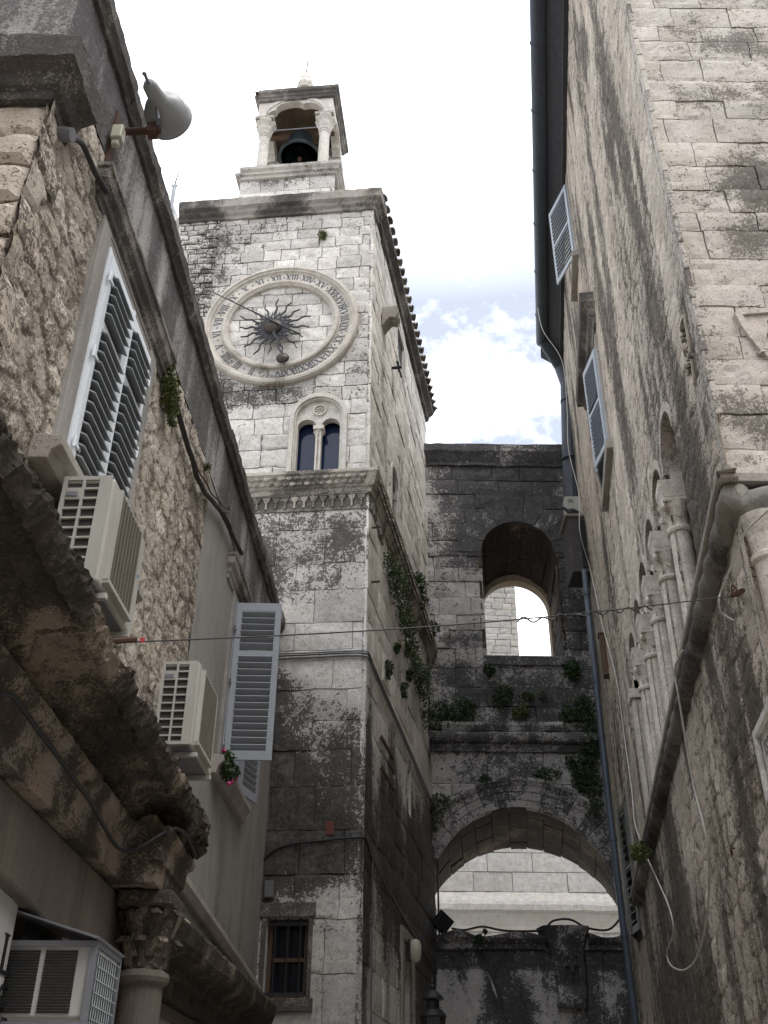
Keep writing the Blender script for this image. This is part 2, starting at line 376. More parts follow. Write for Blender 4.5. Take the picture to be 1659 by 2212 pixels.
M['portaldark'] = stone('portal_crust', (.26, .21, .16), (.17, .14, .11), crust=(.02, .017, .014), bias=.04, warm=(.16, .1, .05), warmamt=.5, bump=1, bd=.05, tintamt=.2)
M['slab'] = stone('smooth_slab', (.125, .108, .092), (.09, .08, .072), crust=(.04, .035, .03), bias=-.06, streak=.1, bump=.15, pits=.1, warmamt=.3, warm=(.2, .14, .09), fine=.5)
M['farstone'] = stone('far_stone', (.31, .30, .285), (.27, .265, .25), crust=(.15, .13, .11), bias=-.05, tintamt=.25, warmamt=.3, pits=.3)
M['paving'] = stone('paving', (.40, .38, .35), (.34, .32, .30), bias=-.05, tintamt=.2)
M['rooftile'] = stone('roof_tile', (.46, .42, .37), (.38, .35, .32), crust=(.08, .07, .065), bias=.05, tintamt=.6, warm=(.4, .28, .2), warmamt=.2)
M['shutterwhite'] = plain('white_painted_shutter', (.74, .78, .82), .35, var=.1, dirtamt=.06)
M['shuttergrey'] = plain('grey_painted_shutter', (.30, .32, .35), .45, dirtamt=.15)
M['shutterblue'] = plain('pale_blue_shutter', (.45, .50, .55), .45, dirtamt=.2)
M['shutterolive'] = plain('olive_shutter', (.16, .17, .15), .5, dirtamt=.3)
M['slat'] = plain('slat_shade_grey', (.27, .285, .295), .5, dirtamt=.2)  # shade under the white shutters' slats, put into their colour
M['beige'] = plain('beige_casing', (.43, .425, .385), .5, dirtamt=.4, scale=4, dirt=(.16, .13, .10), streak=.3)
M['fins'] = plain('heat_exchanger', (.055, .05, .047), .6, dirtamt=.4)
M['guard'] = plain('brown_grille', (.20, .18, .145), .5, dirtamt=.3)
M['whitepanel'] = plain('off_white_panel', (.44, .44, .43), .5, dirtamt=.3, streak=.3)
M['teal'] = plain('teal_condenser', (.035, .085, .11), .4, dirtamt=.5)
M['galv'] = plain('galvanised_frame', (.22, .23, .26), .45, .3, dirtamt=.3)
M['wirewhite'] = plain('pale_wire', (.5, .5, .48), .4)
M['black'] = plain('black_paint', (.012, .012, .013), .5, dirtamt=0)
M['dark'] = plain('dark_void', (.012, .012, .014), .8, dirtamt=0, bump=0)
M['iron'] = plain('dark_iron', (.03, .03, .033), .55, .4, dirtamt=.3)
M['rust'] = plain('rusty_iron', (.09, .045, .03), .8, .2, dirt=(.03, .02, .018), dirtamt=.6)
M['blueiron'] = plain('blue_black_iron', (.018, .02, .026), .6, .0, dirtamt=.2)
M['bronze'] = plain('old_bronze', (.06, .045, .035), .5, .6, dirt=(.05, .045, .035), dirtamt=.6)
M['bell'] = plain('dark_bell_bronze', (.035, .045, .05), .4, .7, dirt=(.05, .09, .08), dirtamt=.3)
M['cable'] = plain('dark_cable', (.035, .033, .032), .6)
M['cablegrey'] = plain('grey_cable', (.14, .145, .15), .5)
M['cablewhite'] = plain('white_cable', (.55, .53, .48), .5, dirtamt=.2)
M['wire'] = plain('steel_wire', (.05, .05, .052), .5, .5)
M['pipe'] = plain('blue_grey_pipe', (.10, .125, .16), .45, .2, dirt=(.05, .05, .05), dirtamt=.4, streak=.3)
M['gutter'] = plain('dark_gutter', (.055, .065, .085), .5, .1, dirt=(.03, .03, .035), dirtamt=.5, streak=.4)
M['soffit'] = plain('dark_soffit', (.035, .036, .045), .8, dirt=(.1, .09, .08), dirtamt=.3)
M['lampgrey'] = plain('grey_enamel', (.30, .31, .31), .35, dirtamt=.25)
M['creamlamp'] = plain('cream_plastic', (.50, .49, .38), .4, dirtamt=.15)
M['brick'] = plain('red_brick', (.14, .045, .03), .85, dirtamt=.4)
M['concrete'] = stone('old_concrete', (.24, .23, .21), (.18, .17, .16), bias=.0, bump=.5)
M['wood'] = plain('brown_wood', (.10, .055, .03), .7, dirtamt=.4, streak=.2)
M['marble'] = stone('pale_plaque', (.62, .6, .56), (.58, .56, .53), bias=-.15, bump=.1, pits=0, tintamt=.05, warmamt=.1)
M['engrave'] = plain('engraved_dark', (.11, .11, .12), .6)
M['blue'] = plain('blue_lettering', (.06, .18, .38), .4, dirtamt=0)
M['pink'] = plain('pink_petal', (.45, .04, .17), .5, dirtamt=0)
M['red'] = plain('red_tape', (.4, .03, .04), .5)
M['bluestring'] = plain('blue_string', (.03, .16, .35), .5)
M['leaf'] = leafmat('ivy_leaf', (.026, .048, .02), (.08, .115, .045))
M['leafd'] = leafmat('dark_leaf', (.018, .04, .014), (.05, .09, .03))
M['leafy'] = leafmat('fern_leaf', (.05, .075, .02), (.13, .15, .05))
M['feather'] = plain('dark_feather', (.035, .037, .045), .6, dirtamt=.3)
mg, tg, bgl = newmat('window_glass'); bgl.inputs['Base Color'].default_value = (.012, .022, .06, 1); bgl.inputs['Roughness'].default_value = .08; bgl.inputs['Specular IOR Level'].default_value = .35
M['glass'] = mg
md, td, bdl = newmat('dark_glass'); bdl.inputs['Base Color'].default_value = (.008, .01, .014, 1); bdl.inputs['Roughness'].default_value = .12
M['darkglass'] = md
STONE2 = lambda a: [M[a], M['mortar']]

def blobs(lst, base=0.0):
    def g(A, Z):
        r = np.full(np.shape(A), base)
        for (a, z, ra, rz, k) in lst: r = r+k*np.exp(-(((A-a)/ra)**2+((Z-z)/rz)**2))
        return np.clip(r, 0, 1.2)
    return g

# ------------------------------------------------------------------ ground
b = MB(); b.mi = 0; b.poly([(-600, -600, 0), (600, -600, 0), (600, 600, 0), (-600, 600, 0)])
b.build('street_paving', M['paving'], kind='structure')

# ================================================================== CLOCK TOWER
tower = thing('clock_tower', 'tall pale limestone clock tower with an open belfry on its roof', 'clock tower', TF.P(2.1, -3.5, 0))
WIN = Arch(.985, .47, 12.06, 13.42)            # opening of the twin window (front)
GRI = Rect(.76, 1.36, 3.42, 4.46)              # barred window (front)
gT0 = blobs([(1.0, 9.8, .5, .5, .25), (.35, 10.7, .5, .4, .3), (2.4, 9.5, .8, .3, .35), (1.9, 5.3, .6, .8, .6), (.3, 6.9, .35, .9, .45), (2.2, 7.0, .6, 2.0, .45),(2.6, 11.0, 1.6, .5, .42), (2.8, 9.9, 1.0, .7, .38), (1.6, 10.4, .8, .35, .25), (3.2, 9.0, .7, 1.2, .3), (2.0, 8.0, .9, .45, .42), (1.6, 7.2, .6, .7, .5), (1.5, 6.3, .75, .6, .62), (.55, 6.2, .5, .5, .35), (1.3, 5.5, .8, .55, .75), (.35, 5.6, .4, .4, .55), (.9, 7.4, .4, .3, .2),
            (.6, 4.95, .8, .25, .2), (.05, 4.0, .12, 1.2, .45), (.45, 4.3, .12, .15, .4), (3.4, 17.6, .9, 1.1, .30), (2.3, 18.7, 2.4, .4, .2), (3.7, 15, .5, 3, .2), (.3, 14.7, .35, .7, .2), (1.9, 14.05, 1.0, .3, .45), (3.2, 14.2, .6, .6, .4), (2.8, 12.4, .3, .3, .2), (.75, 5.3, .3, .3, .5), (.2, 15.8, .2, 2.0, .12)], .02)
def gT(A, Z): return np.clip(gT0(A, Z)+np.where(Z < 11.9, .14*np.exp(-((Z-6.3)/1.6)**2)*(A > .4)+.30*(fbm(A*.9, Z*.7, 91, 4)-.48)*2.2, .16*(fbm(A*1.2, Z*1.2, 92, 4)-.55))-.03, 0, 1.1)
b = MB()
ashlar(b, TF.P, 0, 4.36, 12.0, 15.4, (.30, .44), (.38, .85), 21, .008, grime=gT, holes=[WIN], rough=.012, pit=.03, wob=.010)
ashlar(b, TF.P, 0, 3.42, 15.4, 19.15, (.27, .36), (.32, .66), 22, .008, grime=gT, rough=.010, pit=.03, wob=.010)
ashlar(b, TF.P, 3.43, 4.36, 15.4, 19.15, (.11, .19), (.18, .42), 23, .014, grime=gT, rough=.02, edge=.025)
ashlar(b, TF.P, 0, 4.36, 5.05, 11.9, (.46, .70), (.55, 1.35), 24, .005, grime=gT, holes=[], rough=.012, pit=.02, wob=.008)
ashlar(b, TF.P, 0, 4.36, 0, 5.05, (.5, .75), (.5, .9), 25, .005, grime=gT, holes=[GRI], rough=.012, pit=.02, wob=.008)
b.build('front_wall', STONE2('tower'), tower)
LAN = Arch(2.56, .36, 12.2, 13.55)             # lancet (side)
OPN = Rect(3.05, 3.95, 17.45, 18.55)           # louvre opening (side)
SLT = Rect(4.02, 4.42, 7.05, 8.0)
DOR = Rect(3.35, 4.3, 0, 4.75)
gS0 = blobs([(.25, 6.8, .3, 1.6, .45), (.35, 5.2, .3, .9, .8), (1.7, 5.6, .5, 1.3, .55), (2.9, 6.0, .5, 1.8, .62), (4.3, 6.3, .35, 1.5, .6), (5.4, 5.6, .5, 1.6, .6), (6.6, 4.9, .6, 2.6, .7), (5.9, 4.2, .8, .8, .55), (1.2, 15.3, .3, 1.3, .35), (1.6, 13.5, .3, 1.2, .3), (3.4, 14.2, .3, 1.6, .32), (4.6, 14.6, .2, 1.2, .25), (6.0, 13.5, .5, 2.0, .22), (7.2, 11, .3, 3, .4), (2.4, 16.1, .15, .5, .4), (4.5, 9.4, 2.8, .5, .25), (.3, 3.8, .15, 1.3, .5), (7.2, 2.5, .6, 3, .5)], .05)
def gS(A, Z): return np.clip(gS0(A, Z)+np.where(Z < 8.2, .03+.9*(fbm(A*1.6, Z*.25, 95, 4)-.50)+.72*np.exp(-((Z-5.8)/1.6)**2)*(.55+.45*np.clip((A-1.5)*1.2, 0, 1)), .28*(fbm(A*1.8, Z*.5, 96, 4)-.56))-.06, 0, 1.1)
b = MB()
ashlar(b, TS.P, 0, 7.75, 11.9, 19.15, (.36, .55), (.5, 1.2), 31, .008, grime=gS, holes=[LAN, OPN], rough=.014, pit=.03)
ashlar(b, TS.P, 0, 7.75, 0, 11.9, (.46, .70), (.6, 1.4), 32, .007, grime=gS, holes=[SLT, DOR], rough=.014, pit=.03)
b.build('side_wall', STONE2('towerside'), tower)
# solid core and the two walls out of sight
b = MB(); f = lambda x, y, z: TF.P(x, -.45, 0)*0+Vector((x, y, z))
p0, p1, p2, p3 = TF.P(.45, -.45, 0), TS.P(7.6, -.45, 0), TS.P(7.7, -4.3, 0), TF.P(4.3, -.3, 0)
q = [b.add(p+UP*z) for z in (0, 19.3) for p in (p0, p1, p2, p3)]
b.face(3, 2, 1, 0); b.face(4, 5, 6, 7)
for k in range(4): b.face(k, (k+1) % 4, 4+(k+1) % 4, 4+k)
b.build('core_masonry', M['towerside'], tower)
# left return of the front wall
b = MB(); d = (TS.P(7.7, -4.3, 0)-TF.P(4.36, 0, 0)); d.z = 0; ll = d.length; d.normalize()
fl = lambda a, o, z: TF.P(4.36, -.02, 0)+d*a-Vector((d.y, -d.x, 0))*o+UP*z
ashlar(b, fl, 0, ll, 0, 19.15, (.4, .6), (.5, 1), 33, .008, grime=gS, sub=.3)
b.build('rear_side_wall', STONE2('towerside'), tower)
# reveals of the openings
def reveal(f, pts, o0, o1):
    b = MB()
    n = len(pts)
    for k in range(n-1):
        (a, z), (c, y) = pts[k], pts[k+1]
        b.poly([f(a, o0, z), f(c, o0, y), f(c, o1, y), f(a, o1, z)])
    b.build('opening_reveal', M['towerside'], tower)
reveal(TS.P, LAN.curve(16)+[LAN.curve(1)[0]], 0, -.40); reveal(TS.P, [(3.05, 17.45), (3.05, 18.55), (3.95, 18.55), (3.95, 17.45), (3.05, 17.45)], 0, -.4)
reveal(TS.P, [(4.02, 7.05), (4.02, 8.0), (4.42, 8.0), (4.42, 7.05), (4.02, 7.05)], 0, -.4); reveal(TS.P, [(3.35, 0), (3.35, 4.75), (4.3, 4.75), (4.3, 0)], 0, -.4)
reveal(TF.P, [(.76, 3.42), (.76, 4.46), (1.36, 4.46), (1.36, 3.42), (.76, 3.42)], 0, -.4)
b = MB(); b.box(TS.P, 3.05, 3.95, -.09, -.06, 17.45, 18.55); b.build('opening_shade', M['dark'], tower)  # black sheets close behind the face stand for the unlit interior
b = MB(); b.box(TS.P, 4.02, 4.42, -.09, -.06, 7.05, 8.0); b.build('opening_shade', M['dark'], tower)
b = MB(); b.box(TS.P, 3.35, 4.3, -.34, -.28, 0, 4.75)
for k in range(3): b.box(TS.P, 3.42+.3*k, 3.66+.3*k, -.28, -.26, .1, 4.6)
b.build('door', M['black'], tower)
b = MB(); b.box(TS.P, 3.17, 3.35, -.05, .035, 0, 4.93); b.box(TS.P, 4.3, 4.48, -.05, .035, 0, 4.93); b.box(TS.P, 3.352, 4.298, -.05, .035, 4.75, 4.93)
b.build('door_surround', M['dirtytrim'], tower, bevel=.01)
# lancet: glass, inner tracery
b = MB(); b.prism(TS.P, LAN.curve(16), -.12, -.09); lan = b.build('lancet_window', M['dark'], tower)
b = MB(); b.ring(TS.P, LAN.curve(16, .002), LAN.curve(16, .09), -.05, .03, False); b.build('frame', M['trim'], lan)
b = MB()
for sgn in (-1, 1):
    for k in range(4):
        an = math.radians(20+sgn*0+k*38)
        c0 = (2.56+.25*math.cos(an), 13.55+.25*math.sin(an)); b.ring(TS.P, [(c0[0]+.05*math.cos(x), c0[1]+.05*math.sin(x)) for x in np.linspace(0, 6.28, 11)[:-1]], [(c0[0]+.10*math.cos(x), c0[1]+.10*math.sin(x)) for x in np.linspace(0, 6.28, 11)[:-1]], -.08, -.03)
for a in (2.24, 2.86):
    b.tube([TS.P(a, -.05, 12.2), TS.P(a, -.05, 13.3)], .04, 8); b.box(TS.P, a-.07, a+.07, -.085, -.01, 13.3, 13.48)
b.build('tracery', M['dirtytrim'], lan, bevel=.008)
# ---- cornice under the roof (front + short return), eaves slab along the side
cp = [TF.P(4.36, 0, 0), TF.P(0, 0, 0), TS.P(.42, 0, 0)]
prof = [(0, 19.10), (.04, 19.10), (.05, 19.18), (.10, 19.23), (.12, 19.30), (.19, 19.36), (.21, 19.52), (.21, 19.58), (-.3, 19.60), (-.3, 19.11)]
b = MB(); b.sweep(cp, prof, 1, .08, .010, 5, lambda p: (.5+.3*nz(p, 1), max(0, .10+.55*nz(p, .9)+(.22 if p.z < 19.3 else 0)), .6), seed=3, nf=rnz)
b.build('upper_cornice', M['dirtytrim'], tower)
b = MB(); b.sweep([TS.P(.42, 0, 0), TS.P(7.75, 0, 0)], [(0, 19.14), (.06, 19.16), (.08, 19.28), (.20, 19.38), (.20, 19.50), (-.3, 19.54), (-.3, 19.15)], 1, .15, .015, 4, lambda p: (.5, .3+.35*nz(p, 1.2), .5), seed=5)
b.build('side_eaves', M['dirtytrim'], tower)
# ---- tiled hipped roof
rc = [TF.P(4.3, -.02, 19.56), TF.P(-.12, -.02, 19.56), TS.P(7.9, .20, 19.54), TS.P(7.9, -4.5, 19.54)]
mid1 = (rc[0]+rc[1])/2+Vector((.3, 2.1, 1.0)); mid2 = (rc[2]+rc[3])/2+Vector((-.2, -2.1, 1.05))
b = MB(); b.poly([rc[0], rc[1], mid1]); b.poly([rc[1], rc[2], mid2, mid1]); b.poly([rc[2], rc[3], mid2]); b.poly([rc[3], rc[0], mid1, mid2])
rf = b.build('tiled_roof', M['rooftile'], tower)
b = MB(); rr = random.Random(4)
def barrel(b, lo, hi, r, over=.05):
    b.col = (rr.random(), rr.random()*.4, rr.random()); d = (hi-lo).normalized(); sd_ = d.cross(UP).normalized(); up = sd_.cross(d)
    p = lo-d*over; L_ = (hi-p).length; n = max(1, int(L_/.42)); R = []
    for k in range(n+1):
        for (rad, dd) in ((r, 0), (r*.82, .40)):
            c_ = p+d*(k*L_/(n+1)+dd)+up*(.05 if dd == 0 else .03)
            R.append([b.add(c_+(sd_*math.cos(x)+up*math.sin(x))*rad) for x in np.linspace(0, math.pi, 8)])
    for q in range(0, len(R), 2):
        for i in range(7): b.face(R[q][i], R[q][i+1], R[q+1][i+1], R[q+1][i])
        e = [b.add(Vector(b.v[R[q][i]])*.78+Vector(p+d*((q//2)*L_/(n+1))+up*.05)*.22) for i in range(8)]
        for i in range(7): b.face(R[q][i], R[q][i+1], e[i+1], e[i])
n_ = 25
for k in range(n_):
    t = (k+.5)/n_; lo = rc[1].lerp(rc[2], t); hi = mid1.lerp(mid2, min(1, max(0, (t-.25)/.5))); hi = lo.lerp(hi, .6)
    barrel(b, lo+UP*.0, hi, .115, .09)
for k in range(16):
    t = (k+.5)/16; lo = rc[0].lerp(rc[1], t); hi = lo.lerp(mid1, .45); barrel(b, lo-UP*(.0 if (k < 3 or k > 13) else .05), hi, .10, .02)
b.build('barrel_tiles', M['rooftile'], tower, smooth=True)
# ---- carved string course above the niches
cp = [TF.P(4.36, 0, 0), TF.P(0, 0, 0), TS.P(7.75, 0, 0)]
gcol = lambda p: (.6, max(0, .16+.5*nz(p, 1.3)), .5)
b = MB(); b.sweep(cp, [(0, 11.62), (.05, 11.64), (.06, 11.72), (.10, 11.75), (.17, 11.97), (.20, 12.0), (.20, 12.06), (.0, 12.09)], 1, .12, .012, 5, gcol, seed=9)
sc_ = b.build('string_course', M['frieze'], tower)
b = MB()
def leafrow(b, pl, a0, a1, z, o, w_, h_, shift):
    n = int((a1-a0)/w_)
    for k in range(n):
        a = a0+(k+.5+shift)*w_
        if noise.noise((a*3, z, o)) < -.42 or a > a1-.03: continue
        b.col = (.6+.4*rr.random(), .02+.25*rr.random(), .5); q = []
        for (x, y, d) in ((0, -.5, .012), (.42, -.2, .012), (.46, .15, .012), (.3, .5, .0), (-.3, .5, .0), (-.46, .15, .012), (-.42, -.2, .012)): q.append(b.add(pl.P(a+x*w_, o+d+.05*(-y), z+y*h_)))
        cn = b.add(pl.P(a, o+.055, z))
        for i in range(7): b.face(q[i], q[(i+1) % 7], cn)
for pl, a1 in ((TF, 4.3), (TS, 7.6)):
    leafrow(b, pl, .03, a1, 11.93, .155, .135, .12, 0); leafrow(b, pl, .03, a1, 11.83, .115, .135, .12, .5)
b.build('carved_leaves', M['frieze'], sc_)
b = MB()
for pl, a1 in ((TF, 4.2), (TS, 1.2)):
    k = 0; a = .12
    while a < a1:
        for _ in (0,):
            b.col = (.5, .05+.3*rr.random(), .6)
            b.box(pl.P, a, a+.035, -.02, .045, 11.36, 11.60); b.prism(pl.P, [(a-.06, 11.60), (a+.095, 11.60), (a+.05, 11.5), (a-.015, 11.5)], -.02, .04)
        a += .172
    b.col = (.4, .35, .5); b.box(pl.P, .02, a1+.1, -.02, .02, 11.30, 11.355); b.box(pl.P, .02, a1+.1, -.02, .05, 11.602, 11.64)
    b.col = (.4, .42, .9); b.box(pl.P, .06, a1+.06, -.02, .008, 11.352, 11.604)
b.build('niche_band', M['frieze'], tower)
# ---- twin window
b = MB(); c0, zs = .985, 13.40
outer = Arch(c0, .55, 12.06, 13.43); inner = Arch(c0, .465, 12.06, 13.42)
b.ring(TF.P, inner.curve(24), outer.curve(24), -.06, .05, False)
b.ring(TF.P, inner.curve(24, -.03), inner.curve(24), -.2, .012, False)
tw = b.build('twin_window', M['trim'], tower, bevel=.008)
b = MB()                                        # tympanum plate with two small arches cut in it
ar = [Arch(c0-.228, .198, 12.06, 13.24), Arch(c0+.228, .198, 12.06, 13.24)]
def tymp(b, o0, o1):
    xs = np.linspace(c0-.45, c0+.45, 61)
    for x, y in zip(xs[:-1], xs[1:]):
        def top(a): return 13.42+math.sqrt(max(0, .455**2-(a-c0)**2))
        def bot(a):
            for q in ar:
                if abs(a-q.c) < q.r: return q.zs+math.sqrt(q.r**2-(a-q.c)**2)
            return 13.18
        P4 = [(x, bot(x)), (y, bot(y)), (y, max(top(y), bot(y)+.001)), (x, max(top(x), bot(x)+.001))]
        b.prism(TF.P, P4, o0, o1)
tymp(b, -.17, -.07); b.build('tympanum', M['trim'], tw)
b = MB()
for q in ar: b.ring(TF.P, q.curve(16, -.022), q.curve(16, .012), -.2, -.045, False)
b.build('arch_moulding', M['trim'], tw)
b = MB(); rz = (c0, 13.63)
b.ring(TF.P, [(rz[0]+.10*math.cos(x), rz[1]+.10*math.sin(x)) for x in np.linspace(0, 6.28, 21)[:-1]], [(rz[0]+.13*math.cos(x), rz[1]+.13*math.sin(x)) for x in np.linspace(0, 6.28, 21)[:-1]], -.08, -.035)
for k in range(7):
    an = k*math.pi*2/7; b.lathe([(0, -.03), (.026, -.02), (.03, 0), (0, .02)], TF.P(rz[0]+.06*math.cos(an), -.06, rz[1]+.06*math.sin(an)), None, 8)
b.lathe([(0, -.03), (.028, 0), (0, .03)], TF.P(rz[0], -.055, rz[1]), None, 8)
b.build('rosette', M['trim'], tw)
b = MB(); b.lathe([(.075, 0), (.075, .05), (.055, .08), (.05, .12), (.043, .87), (.058, .89), (.058, .92), (.045, .94)], TF.P(c0, -.12, 12.06), None, 14); col_ = b.build('colonnette', M['trim'], tw, smooth=True)
b = MB(); b.lathe([(.045, 12.93-12.93), (.06, .05), (.075, .10), (.10, .16)], TF.P(c0, -.12, 13.00), None, 12, lambda a, z: 1+.14*math.cos(4*a)*(z > .04)); b.box(lambda x, y, z: TF.P(c0+x, -.12+y, z), -.10, .10, -.11, .11, 13.16, 13.24)
b.build('capital', M['trim'], col_)
for q in ar:
    b = MB(); b.prism(TF.P, Arch(q.c, .20, 12.06, 13.24).curve(12), -.30, -.28); b.build('pane', M['glass'], tw)
b = MB(); b.prism(TF.P, inner.curve(16, -.002), -.42, -.36); b.build('window_back', M['dark'], tw)
# ---- barred window
b = MB(); b.col = (.4, .34, .5); b.box(TF.P, .70, .759, -.05, .02, 3.42, 4.46); b.box(TF.P, 1.361, 1.43, -.05, .02, 3.42, 4.46); b.box(TF.P, .66, 1.5, -.05, .03, 4.462, 4.66); b.box(TF.P, .66, 1.5, -.05, .05, 3.25, 3.418)
gw = b.build('barred_window', M['dirtytrim'], tower, bevel=.01)
b = MB(); b.box(TF.P, .78, .83, -.2, -.14, 3.44, 4.44); b.box(TF.P, 1.29, 1.34, -.2, -.14, 3.44, 4.44); b.box(TF.P, .831, 1.289, -.2, -.14, 3.90, 3.95); b.box(TF.P, .831, 1.289, -.2, -.14, 3.44, 3.49); b.box(TF.P, .831, 1.289, -.2, -.14, 4.39, 4.44); b.build('frame', M['wood'], gw)
b = MB(); b.box(TF.P, .78, 1.34, -.23, -.21, 3.44, 4.44); b.build('pane', M['darkglass'], gw)
b = MB()
for a in (.88, 1.06, 1.24): b.tube([TF.P(a, -.05, 3.42), TF.P(a, -.05, 4.46)], .013, 8)
b.box(TF.P, .76, 1.36, -.058, -.042, 4.36, 4.40); b.box(TF.P, .76, 1.36, -.058, -.042, 3.46, 3.50); b.build('bars', M['iron'], gw)
# corbel and iron tie on the side
b = MB(); b.prism(lambda a, o, c: TS.P(o, a, c), [(0, 17.15), (.34, 17.15), (.36, 16.95), (.30, 16.80), (.18, 16.84), (.08, 16.72), (0, 16.6)], 1.0, 1.34); b.prism(lambda a, o, c: TS.P(o, a, c), [(.1, 16.98), (.37, 16.98), (.37, 16.86), (.24, 16.78), (.1, 16.86)], 1.09, 1.25)
b.build('corbel', M['dirtytrim'], tower, bevel=.02)
b = MB(); b.tube([TS.P(2.28, .0, 16.5), TS.P(2.28, .22, 16.5)], .035, 8); b.box(TS.P, 2.2, 2.36, .13, .17, 16.43, 16.60); b.tube([TS.P(2.05, .15, 16.48), TS.P(2.62, .15, 16.5)], .022, 6); b.build('iron_tie', M['iron'], tower)
for z in (9.95, 11.05): b = MB(); b.tube([TS.P(.25, 0, z), TS.P(.25, .16, z)], .02, 6); b.build('iron_pin', M['rust'], tower)
b = MB(); b.box(TF.P, .44, .57, -.01, .012, 5.60, 5.80); b.build('brick_patch', M['brick'], tower, bevel=.006)

# ---- belfry
bel = bpy.data.objects.new('belfry', None)
BO = -.42; BD = 1.75                              # front face offset, depth
fb = lambda a, o, z: TF.P(a, BO, 0)-TF.n*o+UP*(z-(.27 if z > 20 else 0))   # o runs back from the front
def plan(a0, a1, o0, o1): return [fb(a1, o0, 0), fb(a0, o0, 0), fb(a0, o1, 0), fb(a1, o1, 0), fb(a1, o0, 0)]
b = MB(); ashlar(b, lambda a, o, z: TF.P(a, BO+o, z), .98, 3.22, 19.5, 20.95, (.30, .36), (.5, .8), 41, .006, grime=blobs([(2.4, 20.9, .6, .3, .35), (1.4, 21.15, .6, .2, .3)], .05), rough=.006)
fs2 = lambda a, o, z: fb(1.0, a, z)-TF.d*o
ashlar(b, fs2, 0, 1.9, 19.5, 20.95, (.30, .36), (.5, .8), 42, .006, rough=.006)
b.mi = 0; b.box(fb, 1.04, 3.17, .05, 1.9, 19.6, 21.2); b.build('belfry_base', STONE2('tower'), tower)
pprof = [(0, 21.18), (.04, 21.2), (.05, 21.27), (.09, 21.3), (.1, 21.36), (.15, 21.42), (.16, 21.50), (-.3, 21.51), (-.3, 21.2)]
b = MB(); b.sweep(plan(.98, 3.22, 0, 1.9), [(o, z-.27) for o, z in pprof], 1, .3, .004, 4, lambda p: (.5, .12+.35*max(0, nz(p, 1)), .5)); b.box(fb, 1.0, 3.1, .1, 1.8, 21.46, 21.505); b.build('platform_cornice', M['trim'], tower)
cs = [(1.31, .16), (2.80, .16), (1.31, 1.55), (2.80, 1.55)]
for k, (a, o) in enumerate(cs):
    base_ = fb(a, o, 21.51)
    b = MB(); b.lathe([(.165, 0), (.165, .04), (.15, .07), (.135, .1), (.13, .12), (.122, 1.38), (.14, 1.40), (.145, 1.43), (.125, 1.46)], base_, None, 18); c_ = b.build('belfry_column', M['trim'], tower, smooth=False)
    b = MB(); rot = Matrix.Rotation(math.radians(5.5), 3, 'Z')
    b.lathe([(.122, 1.46), (.15, 1.50), (.15, 1.53), (.14, 1.56), (.19, 1.68), (.20, 1.71), (.155, 1.73), (.17, 1.78), (.24, 1.88), (.245, 1.92), (.2, 1.93)], base_, rot, 24, lambda x, z: 1+.10*math.cos(8*x+(math.pi if z > 1.73 else 0))*(z > 1.55))
    b.build('capital', M['trim'], c_)
    b = MB(); b.box(lambda x, y, z: base_+TF.d*x-TF.n*y+UP*z, -.235, .235, -.21, .21, 1.935, 2.03); b.build('abacus', M['dirtytrim'], c_, bevel=.01)
# cusped arches on four sides
def cusp(b, f, a0, a1, zb, zt, t0, t1):
    c_ = (a0+a1)/2; R = (a1-a0)/2-.20; n = 48; xs = []
    inn, ou = [], []
    for k in range(n+1):
        th = math.pi*k/n; lob = abs(math.sin(2*th+0))
        r = R*(1-.20*(1-min(1, 1.25*abs(math.sin(2.5*th)))**.6)) if 0 < k < n else R
        p = (c_-r*math.cos(th), zb+r*math.sin(th)*.80); inn.append(p)
        ct, st = -math.cos(th), math.sin(th); s1 = ((a1-a0)/2)/max(abs(ct), 1e-4); s2 = (zt-zb)/max(st, 1e-4); s_ = min(s1, s2)
        ou.append((c_+ct*s_, zb+st*s_))
    b.ring(f, inn, ou, t0, t1, False)
    b.ring(f, [(c_-(R+.02)*math.cos(math.pi*k/24), zb+(R+.02)*.86*math.sin(math.pi*k/24)) for k in range(25)], [(c_-(R+.12)*math.cos(math.pi*k/24), zb+(R+.12)*.86*math.sin(math.pi*k/24)) for k in range(25)], t0-.025, t1, False)
fx = lambda a, o, z: fb(a, o, z)
b = MB(); cusp(b, fx, 1.12, 2.99, 23.54, 24.16, .03, .22); b.build('belfry_arch', M['trim'], tower)
b = MB(); cusp(b, lambda a, o, z: fb(a, 1.71-o, z), 1.12, 2.99, 23.54, 24.16, 0, .19); b.build('belfry_arch', M['trim'], tower)
for a_, sg in ((1.12, 1), (2.99, -1)):
    b = MB(); cusp(b, lambda a, o, z: fb(a_+sg*o, a, z), .22, 1.52, 23.54, 24.16, .0, .19); b.build('belfry_arch', M['trim'], tower)
rp_ = [(0, 24.14), (.03, 24.16), (.04, 24.22), (.07, 24.25), (.08, 24.32), (.12, 24.36), (.13, 24.45), (-.2, 24.47), (-.2, 24.16)]
b = MB(); b.sweep(plan(1.10, 3.0, 0, 1.75), [(o, z-.27) for o, z in rp_], 1, .3, .004, 4, lambda p: (.4, .2+.3*max(0, nz(p, 1)), .5)); b.build('belfry_cornice', M['dirtytrim'], tower)
b = MB(); q = [fb(a, o, 24.45) for a, o in ((1.0, -.1), (3.1, -.1), (3.1, 1.85), (1.0, 1.85))]; tp = [fb(a, o, 25.75) for a, o in ((1.92, .75), (2.18, .75), (2.18, 1.0), (1.92, 1.0))]
for k in range(4): b.poly([q[k], q[(k+1) % 4], tp[(k+1) % 4], tp[k]])
b.poly(tp); b.build('belfry_roof', M['dirtytrim'], tower)
